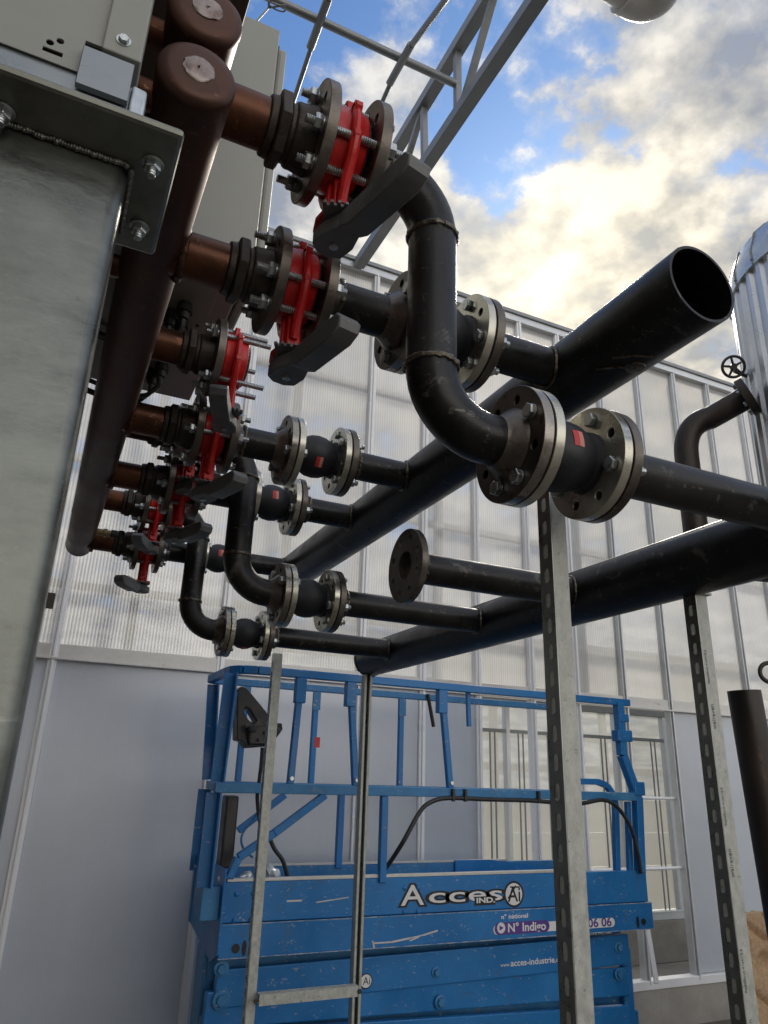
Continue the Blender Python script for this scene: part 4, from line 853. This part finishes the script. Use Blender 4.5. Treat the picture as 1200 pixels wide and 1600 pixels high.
# lettering on the side panel
def LT(px, py, y): q = P(px, py, 1, y); return Matrix.Translation((q.x-LO[0], q.y-LO[1], q.z-LO[2]))@Matrix.Rotation(R(90), 4, 'X')
def lettering(name, s, x0, x1, pyb, pyt, y, m, ext=.0004, off=0.0, lift_=0.0, space=1.0):
    a = P(x0, pyb, 1, y); b = P(x1, pyb, 1, y); h_ = P(x0, pyt, 1, y).z-a.z
    size = h_/.70; tmp = textmesh('lettering', s, size, m, lift, Matrix.Identity(4), ext, 0, 1, space); wd_ = bbox_w(tmp); bpy.data.objects.remove(tmp)
    return textmesh(name, s, size, m, lift, LT(x0, pyb, y-lift_), ext, off, (b.x-a.x)/wd_, space)
yf = LY-.0008
for m_, off, lf in (('decal_black', .010, 0), ('decal_white', .001, .0012)):
    lettering('lettering', 'A', 627, 662, 1415, 1383, yf, m_, off=off, lift_=lf)
    lettering('lettering', 'cces', 668, 782, 1411, 1388, yf, m_, off=off, lift_=lf, space=1.05)
q = P(758, 1407, 1, yf-.0026); bm = B(); box(bm, (q.x-.066, q.y-.0004, q.z-.022), (q.x+.066, q.y, q.z+.020)); lobj('letter_ground', bm, 'decal_black', smooth=False)
lettering('lettering', 'IND.', 744, 772, 1411, 1403, yf-.0035, 'decal_white', off=.0012)
def disc_decal(name, px, py, r_, y, m_, th=.0008):
    q = P(px, py, 1, y); bm = B(); prism(bm, circ(r_, 32), th, Matrix.Translation((q.x, y, q.z))@Matrix.Rotation(R(90), 4, 'X')); return lobj(name, bm, m_, smooth=False)
disc_decal('logo_disc', 803, 1397, .066, yf, 'decal_black'); disc_decal('logo_disc', 803, 1397, .055, yf-.001, 'decal_white')
lettering('logo_letters', 'Ai', 794, 813, 1409, 1386, yf-.0022, 'decal_black', off=.001)
q = P(794, 1404, 1, yf-.0022); bm = B(); bar(bm, q, P(806, 1384, 1, yf-.0022), .0008, .008, (0, 0, 1)); bar(bm, P(797, 1386, 1, yf-.0022), P(812, 1386, 1, yf-.0022), .0008, .007); lobj('logo_stroke', bm, 'decal_black', smooth=False)
yl = LY-.0088
lettering('lettering', 'n° national', 783, 824, 1436, 1429, yl, 'decal_white', off=.0006)
def pill(x0, x1, yt, yb_, y, m_, rr=None):
    a = P(x0, yb_, 1, y); b = P(x1, yt, 1, y); h_ = (b.z-a.z)/2; cz = (a.z+b.z)/2; pl = []
    for i in range(13): t_ = -math.pi/2+math.pi*i/12; pl.append((b.x-h_+h_*math.cos(t_), cz+h_*math.sin(t_)))
    for i in range(13): t_ = math.pi/2+math.pi*i/12; pl.append((a.x+h_+h_*math.cos(t_), cz+h_*math.sin(t_)))
    bm = B(); prism(bm, pl, .0006, Matrix(((1, 0, 0, 0), (0, 0, 1, y-.0006), (0, 1, 0, 0), (0, 0, 0, 1)))); return lobj('number_plate', bm, m_, smooth=False)
pill(771, 960, 1433.5, 1461, yl, 'decal_white'); pill(773, 858, 1437, 1461.5, yl-.001, 'decal_violet')
disc_decal('play_mark', 783, 1450, .026, yl-.0022, 'decal_white')
q = P(783, 1450, 1, yl-.0035); bm = B(); prism(bm, [(-.010, -.013), (.015, 0), (-.010, .013)], .0006, Matrix.Translation(q)@Matrix.Rotation(R(90), 4, 'X')); lobj('play_mark', bm, 'decal_violet', smooth=False)
lettering('lettering', 'N° Indigo', 793, 852, 1456.5, 1443, yl-.0025, 'decal_white', off=.0012)
lettering('lettering', '5 06 06', 906, 955, 1450, 1436, yl-.0015, 'decal_violet', off=.0012)
lettering('lettering', '0,15 € TTC / MN', 920, 955, 1461.5, 1458, yl-.0020, 'decal_white')
ya = AY-.0212
lettering('lettering', 'www.', 782, 797, 1511, 1505, ya, 'decal_white'); lettering('lettering', 'acces-industrie.com', 798, 888, 1510, 1500, ya, 'decal_white', off=.0006)
disc_decal('logo_disc', 572, 1533, .034, ya-.0005, 'decal_black'); disc_decal('logo_disc', 572, 1533, .029, ya-.0015, 'decal_white'); lettering('logo_letters', 'Ai', 567, 578, 1539, 1527, ya-.0026, 'decal_black')
# scratches in relief on the lower panel
for pts_ in (((582, 1474), (612, 1472), (640, 1466), (662, 1461), (684, 1454)), ((448, 1408), (472, 1407)), ((494, 1410), (520, 1406), (545, 1402)), ((582, 1470), (585, 1482)), ((640, 1470), (655, 1464))):
    bm = B(); yy = yl if pts_[0][1] > 1440 else yf
    q = [P(px, py, 1, yy) for px, py in pts_]
    for a, b in zip(q, q[1:]): bar(bm, a, b, .0006, random.uniform(.004, .009))
    lobj('scratch', bm, 'deck_edge', smooth=False)
# ------------------------------------------------------------------ tank and its fittings
TC = V((4.63, 2.37)); TR = .80; TZ = 3.28
tk = thing('buffer_tank', 'tall silver tank clad in vertical corrugated sheet at the right edge', 'tank', (TC.x, TC.y, GZ))
bm = B(); n = 288; rg = [[], []]
for i in range(n):
    a = 2*math.pi*i/n; ph = (i % 6); r_ = TR+(.014 if ph in (0, 1, 2) else -.008)
    for k, z in enumerate((.1, TZ-GZ)): rg[k].append(bm.verts.new((r_*math.cos(a), r_*math.sin(a), z)))
for i in range(n): j = (i+1) % n; bm.faces.new((rg[0][i], rg[0][j], rg[1][j], rg[1][i]))
obj('corrugated_cladding', bm, 'tank_metal', tk, smooth=True, angle=25)
bm = B(); lathe(bm, [(0, TR-.01), (0, TR+.028), (.10, TR+.030), (.26, TR-.02), (.36, TR-.12), (.46, TR-.30), (.52, .05)], (0, 0, TZ-GZ-.005), (0, 0, 1), 96); obj('dome_cap', bm, 'tank_metal', tk)
for i in range(24):
    a = 2*math.pi*i/24; bm = B(); u_ = V((math.cos(a), math.sin(a), 0))
    sweep(bm, [u_*(TR+.030)+V((0, 0, TZ-GZ)), u_*(TR+.032)+V((0, 0, TZ-GZ+.10)), u_*(TR-.018)+V((0, 0, TZ-GZ+.26)), u_*(TR-.118)+V((0, 0, TZ-GZ+.36)), u_*(TR-.298)+V((0, 0, TZ-GZ+.46))], .006, 6); obj('cap_seam', bm, 'roof_steel', tk)
    bm = B(); lathe(bm, [(0, .009), (.008, .006)], u_*(TR+.03)+V((0, 0, TZ-GZ+.03)), u_, 10); obj('rivet', bm, 'malleable', tk)
bm = B(); lathe(bm, [(0, TR-.05), (.1, TR-.05)], (0, 0, 0), (0, 0, 1), 48); obj('foot_ring', bm, 'concrete', tk)
# elbow pipe into the tank
e1 = P(1073, 900, 1, 3.10); top = P(1165, 622, 1, 2.78); c1 = P(1073, 715, 1, 3.10)
el = thing('elbow_pipe', 'dark rusty elbow pipe with flange entering the silver tank', 'pipe', (c1.x, c1.y, GZ))
dirp = (V((top.x, top.y, top.z))-V((c1.x, c1.y, c1.z+.28))).normalized()
zl = P(1085, 878, 1, 3.10).z
pts = [V((c1.x+1.2, c1.y-.25, zl)), V((c1.x+.16, c1.y-.02, zl))]+[V((c1.x+.16-.16*math.sin(R(15*i)), c1.y-.02*(1-i/6), zl+.16-.16*math.cos(R(15*i)))) for i in range(1, 7)]+[V((c1.x, c1.y, c1.z))]
q0 = pts[-1]; q2 = P(1110, 653, 1, 2.98); q1 = V((c1.x, c1.y, q2.z-.02))
for i in range(1, 11): t_ = i/10; pts.append((1-t_)**2*q0+2*t_*(1-t_)*q1+t_*t_*q2)
pts.append(top)
bm = B(); sweep(bm, [p_-V((c1.x, c1.y, GZ)) for p_ in pts], .076, 32); obj('bent_pipe', bm, 'rusty_steel', el)
dn = (top-q2).normalized(); bm = B(); tt = top-V((c1.x, c1.y, GZ)); lathe(bm, [(-.012, .078), (-.010, .13), (.014, .13), (.016, .13), (.04, .13), (.042, .08)], tt, dn, 40); obj('flange', bm, 'rusty_steel', el, bevel=.001)
f_ = frame_x(dn)
for k in range(8):
    a = 2*math.pi*k/8; bm = B(); hexa(bm, tt+f_@V((-.013, .107*math.cos(a), .107*math.sin(a))), -dn, .026, .016); obj('bolt', bm, 'bolt_zinc', el)
wc = P(1146, 573, 1, 2.85)
hw = thing('handwheel', 'black spoked valve handwheel beside the silver tank', 'handwheel', wc)
vd = V((-.55, -.75, -.35)).normalized(); f_ = frame_x(vd)
bm = B(); RR = .070
ring = [f_@V((0, RR*math.cos(2*math.pi*i/32), RR*math.sin(2*math.pi*i/32))) for i in range(33)]; sweep(bm, ring, .0095, 10); obj('rim', bm, 'black_plastic', hw)
for i in range(5):
    a = 2*math.pi*i/5+.5; bm = B(); sweep(bm, [(0, 0, 0), f_@V((0, RR*math.cos(a), RR*math.sin(a)))], [.010, .007], 8); obj('spoke', bm, 'black_plastic', hw)
bm = B(); lathe(bm, [(-.02, .02), (.02, .02)], (0, 0, 0), vd, 16); sweep(bm, [(0, 0, 0), -vd*.1+V((.05, 0, 0)), V((.3, -.05, -.1))], .012, 10); obj('hub', bm, 'black_plastic', hw)
wc = P(1203, 1051, 1, 2.1)
hw = thing('ring_handle', 'grey ring handle cut by the right edge above the standing pipe', 'ring', wc)
vd = V((-.5, -.85, 0)).normalized(); f_ = frame_x(vd); bm = B(); sweep(bm, [f_@V((0, .040*math.cos(2*math.pi*i/32), .040*math.sin(2*math.pi*i/32))) for i in range(33)], .009, 10); obj('rim', bm, 'rusty_steel', hw)
bm = B(); sweep(bm, [(.035, 0, 0), (.12, 0, 0)], .012, 10); obj('stem', bm, 'rusty_steel', hw)
sp = P(1162, 1078, 1, 1.79)
st = thing('standing_pipe', 'dark upright steel pipe standing open topped at the right edge', 'pipe', (sp.x, sp.y, GZ))
bm = B(); Hh = sp.z-GZ; lathe(bm, [(0, .054), (Hh*.3, .054), (Hh*.6, .054), (Hh, .054), (Hh, .049), (0, .049)], (0, 0, 0), (0, 0, 1), 40, closed=True); obj('tube', bm, 'rusty_steel', st); st.location.x += .11; st.rotation_euler = (0, -math.atan(.11/Hh), 0)
# white pipe overhead
o0 = P(1005, -10, 2, 3.1)
wt = thing('white_pipe', 'glossy white plastic pipe bend hanging at the top of the photo', 'pipe', o0)
WP = lambda x, y: P(x, y, 2, 3.1)-o0
bm = B(); sweep(bm, smooth_path([WP(x, y) for x, y in ((900, -75), (945, -32), (962, -20), (985, -4))]), .062, 28); obj('pipe_bend', bm, 'white_plastic', wt)
bm = B(); sweep(bm, smooth_path([WP(975, -8), WP(992, 2), WP(1012, 4), WP(1032, -8), WP(1048, -40), WP(1060, -90)]), [.070]*30+[.068], 28); obj('elbow', bm, 'white_plastic', wt)
d_ = (WP(945, -32)-WP(985, -4)).normalized(); bm = B(); lathe(bm, [(-.014, .072), (-.012, .077), (.012, .077), (.014, .072)], WP(978, -8), d_, 28); obj('sleeve', bm, 'white_plastic', wt)
# moulded wood board
pb = P(1150, 1428, 1, 3.0)
pl_ = thing('moulded_pallet', 'moulded brown presswood pallet standing on edge at the lower right', 'pallet', (pb.x+.595, 3.0, GZ))
bm = B(); nx, nz = 90, 90; Wd, Ht = 1.2, pb.z-GZ; grid = []
for i in range(nx+1):
    row = []
    for j in range(nz+1):
        x = -.6+Wd*i/nx; z = Ht*j/nz
        gx = math.sin(z*11+.6)*.06; d1 = abs(((x+gx+.05) % .22)-.11); gz = math.sin(x*13)*.05; d2 = abs(((z+gz) % .30)-.15)
        dep = -.034*math.exp(-(d1/.014)**2)-.034*math.exp(-(d2/.014)**2)
        cx_, cz_ = (x+.6) % .3-.15, z % .36-.18; rr_ = math.hypot(cx_, cz_)
        dep += -.035*(1/(1+math.exp((rr_-.05)/.006)))
        row.append(bm.verts.new((x, -dep-.02, z)))
    grid.append(row)
for i in range(nx):
    for j in range(nz): bm.faces.new((grid[i][j], grid[i+1][j], grid[i+1][j+1], grid[i][j+1]))
r = bmesh.ops.extrude_face_region(bm, geom=bm.faces[:]); bmesh.ops.translate(bm, verts=[g for g in r['geom'] if isinstance(g, bmesh.types.BMVert)], vec=(0, .05, 0))
obj('moulded_board', bm, 'presswood', pl_, angle=60)
# leaning white bar end by the bay
a = P(1012, 1455, 1, 4.7); b = P(1026, 1537, 1, 4.6); bm = B(); bar(bm, P(1000, 1380, 1, 4.8), b, .03, .03); tag(obj('white_batten', bm, 'alu_white', smooth=False), 'white batten leaning behind the right end of the lift', 'bar')
bm = B(); a = P(78, 937, 1, 2.2); box(bm, (a.x-.02, a.y, a.z-.02), (a.x+.012, a.y+.03, a.z+.02)); sweep(bm, [V((a.x-.3, a.y+.015, a.z+.03)), V((a.x-.005, a.y+.015, a.z))], .008, 8)
tag(obj('cable_clamp', bm, 'black_plastic', smooth=False), 'small black cable clamp beside the column, below the far manifold end', 'clamp')
